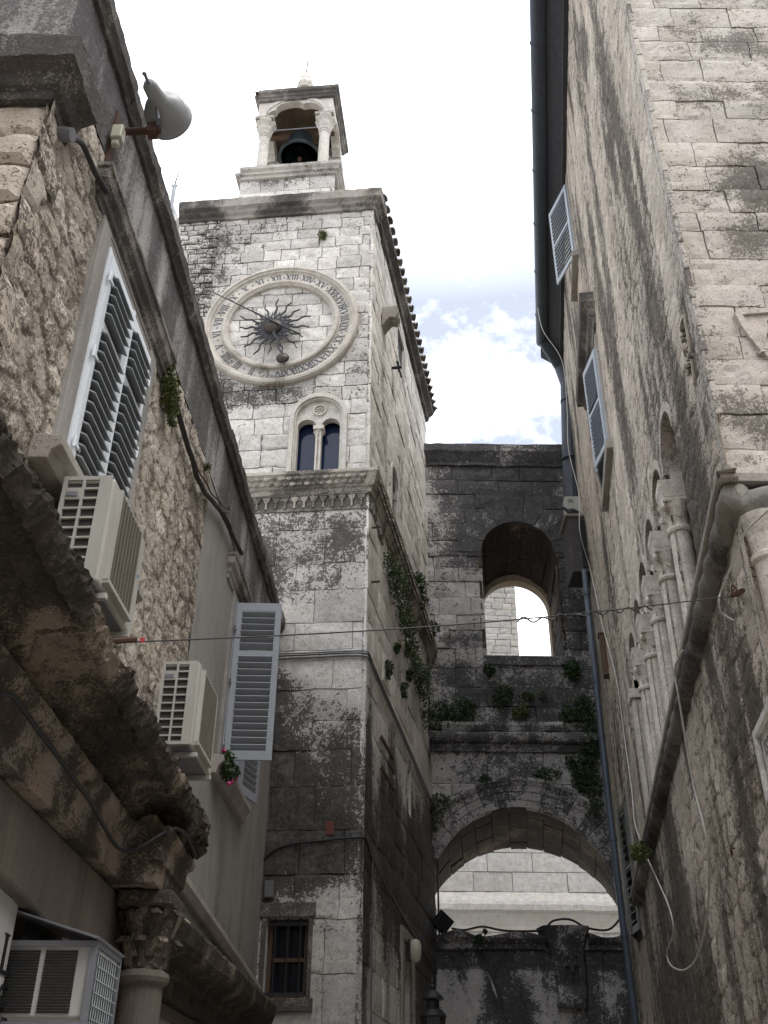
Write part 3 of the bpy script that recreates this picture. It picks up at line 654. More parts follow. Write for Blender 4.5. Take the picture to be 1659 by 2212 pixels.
b = MB(); q = [fb(a, o, 24.17) for a, o in ((1.15, .05), (2.95, .05), (2.95, 1.7), (1.15, 1.7))]; tp = [fb(a, o, 24.95) for a, o in ((1.8, .6), (2.3, .6), (2.3, 1.1), (1.8, 1.1))]
for k in range(4): b.poly([q[k], q[(k+1) % 4], tp[(k+1) % 4], tp[k]])
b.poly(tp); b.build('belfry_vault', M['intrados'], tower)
b = MB(); b.lathe([(.20, 0), (.22, .05), (.15, .10), (.16, .13), (.21, .22), (.19, .34), (.15, .37), (.17, .45), (.145, .55), (.12, .57), (.13, .63), (.10, .70), (0, .72)], fb(2.05, .87, 25.72), None, 32, lambda a, z: 1+.09*math.cos(8*a)*(z > .12)); b.build('finial', M['trim'], tower, smooth=True)
b = MB(); b.tube([fb(2.05, .87, 26.4), fb(2.03, .87, 27.25)], [.022, .014], 6); b.build('lightning_rod', M['iron'], tower)
b = MB(); b.tube([fb(1.42, .16, 23.2), fb(2.7, .16, 23.2)], .014, 6); b.build('tie_rod', M['galv'], tower)
# bell
bellc = fb(2.05, .87, 22.98)
bell = thing('church_bell', 'dark bronze bell hanging in the open belfry', 'bell', bellc+UP*1.0)
b = MB(); b.lathe([(.47, .03), (.54, 0), (.535, .05), (.46, .14), (.40, .28), (.345, .5), (.32, .68), (.29, .78), (.18, .84), (0, .85)], bellc, None, 36); b.lathe([(0, .75), (.26, .74), (.29, .6), (.34, .3), (.41, .12), (.47, .03)], bellc, None, 36); b.build('bell_body', M['bell'], bell, smooth=True)
b = MB(); b.tube([bellc+UP*.74, bellc+UP*.05], .025, 8); b.lathe([(0, -.06), (.05, -.03), (.06, .02), (.04, .07), (0, .09)], bellc, None, 12); b.build('clapper', M['rust'], bell)
b = MB(); b.box(fb, 1.2, 2.9, .8, .94, 23.86, 24.0); b.tube([bellc+UP*.8, bellc+UP*.98], .05, 8); b.build('headstock', M['wood'], bell)

# ================================================================== CLOCK
CX, CZ = 1.868, 15.845
clk = thing('tower_clock', 'round stone clock dial with Roman numerals to twenty-four and a wavy iron sun', 'clock', TF.P(CX, 0, CZ))
def circ(r, n=96): return [(CX+r*math.cos(2*math.pi*k/n), CZ+r*math.sin(2*math.pi*k/n)) for k in range(n)]
def band(b, prof, n=120, col=None):
    R = []
    for k in range(n):
        a = 2*math.pi*k/n; row = []
        for r, o in prof:
            p = TF.P(CX+r*math.cos(a), o, CZ+r*math.sin(a)); row.append(b.add(p, (.5, max(0, .04+.3*nz(p, 1.2)+(.08 if math.sin(a) < -.6 else 0)), .5)))
        R.append(row)
    for k in range(n):
        x, y = R[k], R[(k+1) % n]
        for i in range(len(prof)-1): b.face(x[i], x[i+1], y[i+1], y[i])
b = MB(); band(b, [(1.60, -.03), (1.60, .07), (1.575, .11), (1.52, .12), (1.49, .09), (1.46, .085), (1.44, .05), (1.42, .04)]); b.build('outer_ring', M['ringstone'], clk)
b = MB(); band(b, [(1.42, .038), (1.20, .038)]); b.build('numeral_band', M['trim'], clk)
b = MB(); band(b, [(1.20, .03), (1.20, .09), (1.18, .11), (1.13, .11), (1.10, .08), (1.07, .06), (1.06, -.03)]); b.build('inner_ring', M['ringstone'], clk)
def strokes(b, s, u0):
    W = {'I': .052, 'V': .115, 'X': .12}; tot = sum(W[c] for c in s); x = -tot/2; h = .155; q = []
    def bar(x0, y0, x1, y1, t):
        d = Vector((x1-x0, y1-y0)).normalized(); n = Vector((-d.y, d.x))*t/2
        q.append([(x0+n.x, y0+n.y), (x1+n.x, y1+n.y), (x1-n.x, y1-n.y), (x0-n.x, y0-n.y)])
    for c in s:
        m = x+W[c]/2
        if c == 'I': bar(m, 0, m, h, .026); ends = [(m, 0), (m, h)]
        if c == 'V': bar(m-.042, h, m, 0, .028); bar(m+.042, h, m, 0, .013); ends = [(m-.042, h), (m+.042, h)]
        if c == 'X': bar(m-.042, h, m+.042, 0, .028); bar(m+.042, h, m-.042, 0, .013); ends = [(m-.042, h), (m+.042, h), (m-.042, 0), (m+.042, 0)]
        for (ex, ey) in ends: bar(ex-.024, ey, ex+.024, ey, .010)
        x += W[c]
    return q
ROM = 'I II III IIII V VI VII VIII IX X XI XII XIII XIV XV XVI XVII XVIII XIX XX XXI XXII XXIII XXIV'.split()
for k, s in enumerate(ROM):
    an = math.radians((k+1-12.5)*15); b = MB(); rad = (math.sin(an), math.cos(an)); tn = (math.cos(an), -math.sin(an))   # (right, up) as seen
    for poly_ in strokes(b, s, 0):
        pts = []
        for (x, y) in poly_:
            R = 1.235+y; rx = rad[0]*R+tn[0]*x; rz_ = rad[1]*R+tn[1]*x; pts.append((CX-rx, CZ+rz_))
        b.prism(TF.P, pts, .036, .044)
    am = an+math.radians(7.5); R = 1.31; cx_, cz_ = CX-math.sin(am)*R, CZ+math.cos(am)*R
    b.prism(TF.P, [(cx_+.02, cz_), (cx_, cz_+.025), (cx_-.02, cz_), (cx_, cz_-.025)], .036, .043)
    b.build('numeral', M['engrave'], clk)
sa, sz = TF.hit(590, 705, .16); 
b = MB(); Mx = TF.n.to_track_quat('Z', 'Y').to_matrix()
b.lathe([(.19, 0), (.19, .02), (.17, .05), (.10, .085), (0, .10)], TF.P(sa, .14, sz), Mx, 28); b.build('sun_disc', M['bronze'], clk, smooth=True)
b = MB()
for k in range(32):
    an = 2*math.pi*(k+.25)/32; ln = .74+.05*((k*7) % 3-1) if k % 2 == 0 else .40; pts = []; n = 22
    L1, L2 = [], []
    for i in range(n+1):
        t = i/n; r = .15+(ln-.15+.0)*t; wv = .019*math.sin(t*math.pi*(4.6 if k % 2 == 0 else 2.8))*min(1, t*2); hw = .020*(1-t)**.8+.006
        ux, uz = math.cos(an), math.sin(an); L1.append((sa+ux*r-uz*(wv+hw), sz+uz*r+ux*(wv+hw))); L2.append((sa+ux*r-uz*(wv-hw), sz+uz*r+ux*(wv-hw)))
    b.ring(TF.P, L2, L1, .125, .15, False)
b.build('sun_rays', M['blueiron'], clk)
b = MB(); e0 = TF.H(447, 625, .24); e1 = TF.H(648, 722, .24); b.tube([e0, e1], [.010, .022], 8); b.build('long_hand', M['blueiron'], clk)
b = MB(); wa, wz = TF.hit(610, 772, .2); L1, L2 = [], []
dx, dz = wa-sa, wz-sz; ln = math.hypot(dx, dz); ux, uz = dx/ln, dz/ln
for i in range(25):
    t = i/24; r = .15+(ln+.02)*t*.82; wv = .03*math.sin(t*math.pi*4)*(1-t*.6); hw = .03*(1-.6*t); L1.append((sa+ux*r-uz*(wv+hw), sz+uz*r+ux*(wv+hw))); L2.append((sa+ux*r-uz*(wv-hw), sz+uz*r+ux*(wv-hw)))
b.ring(TF.P, L2, L1, .17, .2, False)
tipa, tipz = wa+ux*.26, wz+uz*.26; b.prism(TF.P, [(wa-uz*.03, wz+ux*.03), (tipa, tipz), (wa+uz*.03, wz-ux*.03)], .17, .2); hh = b.build('hour_hand', M['blueiron'], clk)
b = MB(); b.lathe([(.13, 0), (.13, .02), (.10, .05), (0, .07)], TF.P(wa, .17, wz), Mx, 22); b.build('hand_ball', M['bronze'], hh, smooth=True)

# ================================================================== GATE WALL
gate = thing('city_gate_wall', 'blackened stone gate wall with a round-headed opening above a wide arch', 'gate wall', G.P(3.0, 0, 0))
UA = Arch(3.42, .90, 11.82, 14.75); BA = Arch(3.03, 2.02, 0, 6.15)
UA = Arch(3.45, .94, 11.82, 14.72)
gG0 = blobs([(3.0, 17.2, 2.5, .7, .75), (3.4, 16.4, 1.3, .9, .65), (2.4, 16.2, .6, .7, .5), (4.6, 15.2, .4, 1.4, .55), (2.2, 14.6, .5, .7, .35), (2.0, 12.2, .6, .35, .6), (1.8, 11.4, .7, .3, .5), (4.6, 12.9, .5, 1.8, .65), (3.4, 11.0, 1.4, .5, .4), (2.0, 10.2, .5, .5, .35), (3.9, 10.3, .8, .5, .5), (3.0, 9.0, 2.2, .35, .3), (2.0, 8.6, 1, .3, .2), (2.2, 7.5, .5, .5, .5), (2.0, 10.9, .6, .3, .4)], .10)
def gG(A, Z): return np.clip(gG0(A, Z)*.72+.8*(fbm(A*.9, Z*.4, 97, 4)-.52), 0, 1.0)
b = MB()
ashlar(b, G.P, .9, 5.6, 14.6, 17.45, (.42, .55), (.6, 1.5), 51, .007, grime=gG, holes=[UA], rough=.02, sub=.12)
ashlar(b, G.P, .9, 5.6, 10.02, 14.6, (.40, .52), (.45, 1.1), 52, .007, grime=gG, holes=[UA], rough=.025, sub=.12)
ashlar(b, G.P, .9, 5.6, 8.0, 9.45, (.6, .75), (.8, 1.9), 53, .008, grime=gG, holes=[BA], rough=.02, sub=.12)
ashlar(b, G.P, .9, 5.6, 0, 8.0, (.5, .7), (.6, 1.2), 54, .008, grime=gG, holes=[BA], rough=.02, sub=.12)
b.build('facade', STONE2('gate'), gate)
DEP = 3.3
fo = lambda p: p
# masonry behind the facade: solid blocks round the openings
b = MB()
for (a0, a1, z0, z1, d_) in ((.9, 1.0, 0, 9.3, DEP), (6.12, 7.5, 0, 9.3, DEP), (5.1, 6.12, 0, 9.3, .35), (4.46, 7.5, 9.3, 17.4, 1.72), (.9, 2.48, 9.3, 17.4, 1.72), (2.48, 4.46, 9.3, 11.78, 1.72), (2.48, 4.46, 15.75, 17.4, 1.72), (1.0, 6.1, 8.25, 9.3, DEP)): b.box(G.P, a0, a1, -d_, -.1, z0, z1)
b.build('core_masonry', M['gate'], gate)
# vaults
class Cyl:
    def __init__(s, A, pl, dep, drop=0, dc=0, dr=0): s.A, s.pl, s.dep, s.drop, s.dc, s.dr = A, pl, dep, drop, dc, dr
    def f(s, arc, o, dpt):
        A = s.A; h1 = A.zs-A.z0; L_ = math.pi*A.r
        tt = dpt/s.dep; A = Arch(A.c+s.dc*tt, A.r+s.dr*tt, A.z0, A.zs-s.drop*tt); r = A.r-o; k = arc/(2*h1+L_)
        h1 = A.zs-A.z0; L_ = math.pi*A.r; arc = k*(2*h1+L_)
        if arc < h1: a, z = A.c-r, A.z0+arc
        elif arc < h1+L_: th = (arc-h1)/A.r; a, z = A.c-r*math.cos(th), A.zs+r*math.sin(th)
        else: a, z = A.c+r, A.zs-(arc-h1-L_)
        return s.pl.P(a, -dpt, z)
vg = blobs([(0, 0, 1, 1, 0)], .42)
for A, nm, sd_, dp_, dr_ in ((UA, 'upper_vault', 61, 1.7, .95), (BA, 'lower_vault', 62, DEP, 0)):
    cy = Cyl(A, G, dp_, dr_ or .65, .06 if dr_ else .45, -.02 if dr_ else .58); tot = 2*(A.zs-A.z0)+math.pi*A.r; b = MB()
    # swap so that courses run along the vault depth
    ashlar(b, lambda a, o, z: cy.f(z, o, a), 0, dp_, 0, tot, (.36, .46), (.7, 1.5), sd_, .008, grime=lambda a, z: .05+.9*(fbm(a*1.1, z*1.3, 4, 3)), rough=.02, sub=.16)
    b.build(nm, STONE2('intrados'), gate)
    b = MB(); n = 40
    curve = [cy.f(t*tot, .14, 0) for t in np.linspace(0, 1, n)]
# upper vault: rear arch rib
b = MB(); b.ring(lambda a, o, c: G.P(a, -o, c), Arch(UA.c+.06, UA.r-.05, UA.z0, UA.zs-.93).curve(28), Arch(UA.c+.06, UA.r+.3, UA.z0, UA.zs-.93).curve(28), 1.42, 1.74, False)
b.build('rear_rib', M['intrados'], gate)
# voussoirs of the upper arch, flush, and the moulded archivolt of the big arch
def vous(b, A, r0, r1, n, o0, o1, jit=0, t0=0., t1=math.pi, prof=None, seed=1, grime=.2):
    rn = random.Random(seed)
    for k in range(n):
        x0 = t0+(t1-t0)*k/n+.006/r0*1.2; x1 = t0+(t1-t0)*(k+1)/n-.006/r0*1.2; b.col = (rn.random(), max(0, min(1, grime+rn.uniform(-.12, .15))), rn.random()); oo = rn.uniform(-jit, jit)
        m = 5; pf = prof or [(r0, o1), (r1, o1)]
        R = []
        for i in range(m+1):
            th = x0+(x1-x0)*i/m
            row = [b.add(G.P(A.c-r0*math.cos(th), o0, A.zs+r0*math.sin(th)))]+[b.add(G.P(A.c-r*math.cos(th), o+oo, A.zs+r*math.sin(th))) for r, o in pf]+[b.add(G.P(A.c-r1*math.cos(th), o0, A.zs+r1*math.sin(th)))]
            R.append(row)
        for p, q in zip(R, R[1:]):
            for i in range(len(p)-1): b.face(p[i], p[i+1], q[i+1], q[i])
        b.face(*R[0]); b.face(*R[-1][::-1])
b = MB(); vous(b, UA, UA.r, UA.r+.62, 9, -.1, .02, .006, seed=3, grime=.62); b.build('upper_voussoirs', M['gate'], gate)
b = MB(); vous(b, BA, BA.r, BA.r+.64, 21, -.2, .06, .006, prof=[(BA.r, .02), (BA.r+.16, .02), (BA.r+.165, .04), (BA.r+.34, .045), (BA.r+.345, .07), (BA.r+.46, .08), (BA.r+.5, .12), (BA.r+.57, .17), (BA.r+.64, .17)], seed=5, grime=.3)
b.build('archivolt', M['gate'], gate)
# top cornice, sill, torus string course
gc = lambda k: (lambda p: (.4, max(0, k+.5*nz(p, 1.1)), .4))
b = MB(); b.sweep([G.P(.9, 0, 0), G.P(5.6, 0, 0)], [(-.1, 17.40), (.06, 17.42), (.07, 17.5), (.10, 17.56), (.16, 17.7), (.22, 17.80), (.22, 18.03), (-1.75, 18.05), (-1.75, 17.4)], 1, .12, .025, 2.5, gc(.62), seed=2); b.build('top_cornice', M['gate'], gate)
b = MB(); b.col = (.4, .5, .5); b.box(G.P, 2.42, 4.62, -.4, .07, 11.56, 11.815); b.build('sill', M['gate'], gate, bevel=.02)
tor = [(-.05, 9.42), (.06, 9.42), (.08, 9.5), (.10, 9.52), (.10, 9.58)]+[(.12+.13*math.sin(x), 9.73-.14*math.cos(x)) for x in np.linspace(.2, math.pi-.1, 7)]+[(.06, 9.88), (.12, 9.9), (.18, 10.02), (.16, 10.1), (-.05, 10.12)]
b = MB(); b.sweep([G.P(.9, 0, 0), G.P(5.5, 0, 0)], tor, 1, .1, .02, 3, gc(.35), seed=4); b.build('string_course', M['gate'], gate)
# lintel of the gateway: slab of flat-arch blocks, broken cornice, carved keystone
b = MB(); rn = random.Random(8); xs = [1.0, 1.55, 2.15, 2.8, 3.42]; 
LZ0, LZ1 = 3.72, 5.25
cuts = [(1.0, 1.0), (1.35, 1.95), (2.05, 2.55), (2.72, 3.02), (3.36, 3.42), (4.2, 4.12), (4.62, 4.45), (5.1, 5.1)]
for (t0, b0), (t1, b1) in zip(cuts, cuts[1:]):
    gr = .25+rn.uniform(-.05, .25); n = 14; A = []
    for j in range(n+1):
        t = j/n
        for i in range(9):
            u = i/8; a = (b0+(b1-b0)*u)*(1-t)+(t0+(t1-t0)*u)*t; z = LZ0+(LZ1-LZ0)*t; p = G.P(a, .0, z); e = -.03 if i in (0, 8) or j in (0, n) else 0
            A.append(b.add(G.P(a, -.02+e+.02*nz(p, 2), z), (rn.random()*.3+.4, max(0, min(1, gr+.55*nz((a, 0, z*.3), 1.4)+(.45 if z > 4.85 else 0))), .4)))
    for j in range(n):
        for i in range(8): k = A[0]+j*9+i; b.face(k, k+1, k+10, k+9)
b.build('lintel', M['gate'], gate)
b = MB(); b.box(G.P, 1.0, 5.1, -.7, -.06, 3.70, 5.5); b.build('lintel_core', M['gate'], gate)
top = lambda x: 5.5+.05*math.sin(x*5)+.05*noise.noise((x*2.3, 0, 0))
b = MB(); R = []
for a in np.linspace(1.0, 3.38, 40).tolist()+[None]+np.linspace(4.28, 5.1, 16).tolist():
    if a is None: R.append(None); continue
    er = .05*noise.noise((a*4, 1, 2)); row = []
    for o, z in [(-.05, 5.22), (.05, 5.24), (.07, 5.33), (.13, 5.36), (.2+er, 5.42), (.22+er, top(a)), (-.7, top(a)+.03)]:
        p = G.P(a, o, z); row.append(b.add(p+G.n*.025*nz(p, 4), (.4, .5+.3*nz(p, 1), .4)))
    R.append(row)
for x, y in zip(R, R[1:]):
    if x and y:
        for i in range(6): b.face(x[i], x[i+1], y[i+1], y[i])
b.build('broken_cornice', M['gate'], gate)
b = MB(); n = 26
for j in range(n+1):
    t = j/n; z = 4.15+t*1.5; wd = .30+.12*t+.14*max(0, (t-.72)/.28); pr = .10+.30*max(0, (t-.55)/.45)**1.3+.10*math.exp(-((t-.12)/.1)**2)-.05*math.exp(-((t-.3)/.07)**2)
    for i in range(13):
        u = i/12*2-1; p = G.P(3.8+u*wd, 0, z); o = pr*(1-.25*u*u)+.03*nz(p, 3)+.025*math.cos(u*7)*math.exp(-((t-.5)/.2)**2)
        b.add(G.P(3.83+u*wd+.04*math.sin(t*5), o if abs(u) < .99 else -.05, z), (.4, max(0, min(1, .45+.5*nz(p, 1.6))), .4))
for j in range(n):
    for i in range(12): k = j*13+i; b.face(k, k+1, k+14, k+13)
b.face(*range(n*13, n*13+13)); b.face(*range(12, -1, -1))
ks = b.build('carved_keystone', M['gate'], gate, smooth=False)
b = MB()
for (u, z, r) in ((-.1, 4.95, .05), (.08, 4.95, .05), (-.1, 5.12, .035), (.09, 5.12, .035), (0, 4.82, .04)): b.col = (.4, .5, .4); b.lathe([(r, -.03), (r*.9, .0), (r*.5, .012), (0, .016)], G.P(3.88+u, .17+.16*(z-4.8), z), G.n.to_track_quat('Z', 'Y').to_matrix(), 10)
b.build('carved_boss', M['gate'], ks)

# ================================================================== FAR BUILDINGS seen through the arches
FW = Plane((0, 42), 89.0, 1)
far = thing('far_palace_wall', 'bright pale ashlar building seen through the wide lower arch', 'building', FW.P(6, 0, 0))
b = MB(); ashlar(b, FW.P, -2, 14, 0, 9.95, (.6, .8), (1.0, 2.0), 71, .012, rough=.015, sub=.5, grime=blobs([(7, 8.6, 6, .8, .2)], .0))
ashlar(b, FW.P, -2, 14, 10.6, 15, (.75, 1.0), (1.2, 2.4), 72, .014, rough=.02, sub=.5); b.build('wall', STONE2('farstone'), far)
b = MB(); b.sweep([FW.P(-2, 0, 0), FW.P(14, 0, 0)], [(-.1, 9.1), (.06, 9.1), (.08, 9.3), (.22, 9.75), (.34, 9.85), (.36, 10.05), (.30, 10.2), (-.1, 10.66)], 1, .3, .03, 1.5, lambda p: (.5, .25 if p.z < 9.8 else .05, .6)); b.build('cornice', M['farstone'], far)
b = MB(); b.box(FW.P, -2, 14, -8, -.3, 0, 14.9); b.build('core_masonry', M['farstone'], far)
TP = Plane((7.1, 48), 85, 1)
ft = thing('far_bell_tower', 'pale stone tower corner seen through the round-headed upper opening', 'tower', TP.P(-2.5, 0, 0))
b = MB(); ashlar(b, TP.P, -7, 0, 0, 33, (.3, .42), (.5, 1.0), 73, .012, rough=.03, sub=.4, edge=.02, grime=blobs([(0, 15, 8, 20, .1)], .06))
b.mi = 0; b.box(TP.P, -7, -.02, -7, -.25, 0, 33); b.build('wall', STONE2('farstone'), ft)

# ================================================================== LEFT HOUSE
lh = thing('rubble_stone_house', 'left house of rough beige rubble with grey rendered attic and shuttered windows', 'house', LW.P(9, -2, 0))
W1 = Rect(5.42, 6.72, 5.42, 7.48); W2 = Rect(11.32, 12.5, 5.45, 7.5)
def rub_h(A, Z):
    x, y = A/.34+.35*fbm(A*2, Z*2, 3, 2), Z/.21+.4*fbm(A*2.2, Z*2.2, 8, 2)
    d1, d2, i = cells(x, y, 5); e = np.clip((d2-d1)*2.4, 0, 1)
    big = fbm(A*.9, Z*.9, 31, 3); cover = np.clip((big-.42)*5, 0, 1)
    st_ = e**.6*(.018+.034*i)*(1-.6*cover)+.014*cover
    fl = fbm(A*6-Z*1.5, Z*4, 12, 5, .6); gr = fbm(A*22, Z*22, 14, 3, .6)
    rg = 1-np.abs(2*fbm(A*7+Z*2, Z*3.2, 52, 4, .6)-1)*2
    return st_*.42+.030*(fl-.5)+.018*(gr-.5)+.008*rg
def rub_c(A, Z):
    d1, d2, i = cells(A/.34+.35*fbm(A*2, Z*2, 3, 2), Z/.21+.4*fbm(A*2.2, Z*2.2, 8, 2), 5)
    g = np.clip(.30*fbm(A*1.3, Z*.8, 41, 4)+.25*np.clip(1-(d2-d1)*4, 0, 1)+.35*np.exp(-((Z-4.2)/.5)**2), 0, 1)
    return .1+.8*i, g+.02, _h(np.floor(A*3), np.floor(Z*5), 3)
b = MB(); panel(b, LW.P, 4.12, 9.42, 3.4, 8.12, .028, 0, [W1], rub_h, rub_c); b.build('street_wall', M['rubble'], lh)
b = MB()
pl_h = lambda A, Z: .012*(fbm(A*1.5, Z*1.2, 7, 4)-.5)+.012
panel(b, LW.P, 9.42, 15.32, 0, 8.12, .1, .0, [W2], pl_h, lambda A, Z: (.4+.3*fbm(A, Z, 3, 3), .25*fbm(A*3, Z*.4, 5, 4)+.35*np.exp(-((Z-3.0)/.8)**2), A*0+.5)); panel(b, LW.P, 4.12, 9.42, 0, 3.4, .2, 0)
b.build('plastered_wall', M['plaster'], lh)
b = MB(); at_c = lambda A, Z: (.4+.4*fbm(A*2, Z, 3, 3), np.clip(-.15+1.1*fbm(A*4, Z*.5, 15, 4)+.25*np.clip((Z-8.5)*1.6, 0, 1), 0, 1), A*0+.5)
panel(b, LW.P, 4.098, 15.32, 8.12, 9.02, .05, .02, (), lambda A, Z: .02*(fbm(A*4, Z*4, 7, 4)-.5)+.008*(fbm(A*18, Z*18, 9, 2)-.5), at_c)
panel(b, LE.P, -.021, 4, 7.8, 9.02, .06, .02, (), lambda A, Z: .02*(fbm(A*4, Z*4, 7, 4)-.5), lambda A, Z: (.5+.4*fbm(A*2, Z, 3, 3), .2+.3*fbm(A*3, Z*1, 5, 4), A*0+.5))
b.build('rendered_attic', M['attic'], lh)
b = MB(); ashlar(b, LE.P, 0, 4, 0, 7.8, (.28, .42), (.35, .8), 81, .012, rough=.02, sub=.06, edge=.03, grime=lambda A, Z: .25*fbm(A*2, Z*2, 4, 3), wob=.012, pit=.05)
b.build('end_wall', STONE2('right'), lh)
# quoins wrapping onto the street side at the near corner
b = MB(); z = 4.0; rq = random.Random(2); k = 0
while z < 7.45:
    h = rq.uniform(.28, .42); 
    if z+h > 7.5: h = 7.5-z
    ln = .22 if k % 2 else .42; b.col = (rq.random(), .1+.2*rq.random(), rq.random())
    A, Z = np.meshgrid(np.linspace(4.115, 4.115+ln, 9), np.linspace(z+.008, z+h-.008, 7), indexing='ij'); base = len(b.v)
    for x, y in zip(A.ravel(), Z.ravel()):
        ed = -.02 if (x > 4.11+ln-.01 or y < z+.02 or y > z+h-.02) else 0
        b.add(LW.P(x, .035+ed+.03*noise.noise((x*6, y*6, 1)), y))
    for i in range(8):
        for j in range(6): q = base+i*7+j; b.face(q, q+7, q+8, q+1)
    z += h; k += 1
b.build('corner_quoins', M['right'], lh)
b = MB(); c4 = [LW.P(4.2, -.42, 0), LW.P(15.3, -.42, 0), LW.P(15.3, -8, 0), LW.P(4.2, -8, 0)]
q = [b.add(p+UP*z) for z in (0, 9.2) for p in c4]; b.face(3, 2, 1, 0); b.face(4, 5, 6, 7)
for k in range(4): b.face(k, (k+1) % 4, 4+(k+1) % 4, 4+k)
b.build('core_masonry', M['attic'], lh)
ec = lambda k: (lambda p: (.4, max(0, k+.5*nz(p, 1.5)), .5))
eprof = [(-.1, 8.9), (.05, 8.9), (.07, 8.95), (.10, 8.99), (.105, 9.13), (-.5, 9.18), (-.5, 8.9)]
b = MB(); b.sweep([LE.P(4, 0, 0), LE.P(0, 0, 0), LW.P(5.2, 0, 0)], eprof, 1, .06, .010, 6, ec(.5), seed=4, nf=rnz); b.build('edge_slab', M['dirtytrim'], lh)
s_ = 5.208; rq = random.Random(9)
while s_ < 15.1:
    e_ = min(15.2, s_+rq.uniform(.7, 1.3)); jx, jz, kk = rq.uniform(-.012, .012), rq.uniform(-.015, .015), rq.uniform(.35, .65)
    b = MB(); b.sweep([LW.P(s_, 0, 0), LW.P(e_-.008, 0, 0)], [(o+jx*(o > 0), z+jz) for o, z in eprof], 1, .06, .010, 6, ec(kk), seed=s_, nf=rnz); b.build('edge_slab', M['dirtytrim'], lh); s_ = e_
b = MB(); b.sweep([LE.P(4, 0, 0), LE.P(0, 0, 0), LW.P(4.46, 0, 0)], [(-.1, 7.42), (.03, 7.42), (.035, 7.50), (.07, 7.52), (.10, 7.60), (.19, 7.66), (.2, 7.84), (.2, 7.87), (-.1, 7.93)], 1, .05, .010, 6, ec(.72), seed=6, nf=rnz); b.build('corner_cornice', M['dirtytrim'], lh)
b = MB(); b.tube([LW.P(4.33, .02, 7.38), LW.P(4.33, .12, 7.36)], .05, 10); b.build('pipe_stub', M['galv'], lh)
def pediment(s0, s1, zb, name, par):
    b = MB(); f = [(-.02, zb), (.03, zb), (.035, zb+.06), (.055, zb+.075), (.06, zb+.13), (.10, zb+.17), (.11, zb+.26), (.125, zb+.27), (.125, zb+.31), (-.02, zb+.34)]
    pth = [LW.P(s0+.10, -.1, 0), LW.P(s0+.10, 0, 0), LW.P(s1-.10, 0, 0), LW.P(s1-.10, -.1, 0)]
    b.sweep(pth, f, 1, .12, .004, 6, ec(.22)); return b.build(name, M['dirtytrim'], par)
# window with white louvred shutters
w1 = MB(); w1.box(LW.P, 5.24, 5.419, -.1, .055, 5.40, 7.60); w1.box(LW.P, 6.721, 6.90, -.1, .055, 5.40, 7.60); w1.box(LW.P, 5.24, 6.90, -.1, .05, 7.602, 7.63); w1.box(LW.P, 5.42, 6.72, -.1, .04, 7.482, 7.6)
o1 = w1.build('window', M['plaster'], lh, bevel=.008)
pediment(5.02, 7.24, 7.63, 'lintel_cornice', o1)
b = MB(); b.prism(lambda a, o, c: LW.P(o, a, c), [(-.1, 5.20), (.12, 5.20), (.14, 5.26), (.20, 5.30), (.20, 5.37), (-.1, 5.40)], 5.02, 7.1); b.build('sill', M['dirtytrim'], o1, bevel=.008)
b = MB(); b.box(LW.P, 5.42, 6.72, -.35, -.3, 5.42, 7.48); b.build('pane', M['darkglass'], o1)
b = MB(); b.box(LW.P, 5.42, 5.46, -.12, .065, 5.42, 7.48); b.box(LW.P, 6.68, 6.72, -.12, .065, 5.42, 7.48); b.box(LW.P, 5.461, 6.679, -.12, .062, 7.44, 7.48); b.build('frame', M['shutterwhite'], o1)
def leaf(f, w, h, n, mid, parent, mat, name='shutter', slat_out=.035, slats=None, th=.035):
    """louvred leaf: f(x across, y out, z up)"""
    st, rl = .075, .11; b = MB()
    b.box(f, 0, st, 0, th, 0, h); b.box(f, w-st, w, 0, th, 0, h)
    for z0, z1 in ((0, rl), (h-rl, h), (mid*h-.035, mid*h+.035)): b.box(f, st, w-st, .002, th-.002, z0, z1)
    step = (h-2*rl)/n
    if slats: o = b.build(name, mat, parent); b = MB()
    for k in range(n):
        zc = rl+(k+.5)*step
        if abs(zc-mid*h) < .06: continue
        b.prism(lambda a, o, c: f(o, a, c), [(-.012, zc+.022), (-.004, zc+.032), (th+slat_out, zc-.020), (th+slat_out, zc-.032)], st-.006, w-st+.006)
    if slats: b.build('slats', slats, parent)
    else: o = b.build(name, mat, parent)
    return o
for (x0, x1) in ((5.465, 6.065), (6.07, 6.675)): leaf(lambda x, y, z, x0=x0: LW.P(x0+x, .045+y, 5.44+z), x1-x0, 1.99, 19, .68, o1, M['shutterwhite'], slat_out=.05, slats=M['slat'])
b = MB(); b.box(LW.P, 6.047, 6.087, .082, .1, 5.44, 7.42); b.build('meeting_strip', M['shutterwhite'], o1)
for s_ in (5.45, 6.69):
    for z_ in (5.65, 6.45, 7.2):
        b = MB(); b.tube([LW.P(s_, .09, z_-.05), LW.P(s_, .09, z_+.05)], .012, 6); sg = 1 if s_ < 6 else -1; b.box(LW.P, min(s_, s_+sg*.13), max(s_, s_+sg*.13), .083, .092, z_-.015, z_+.015); b.build('hinge', M['shutterwhite'], o1)
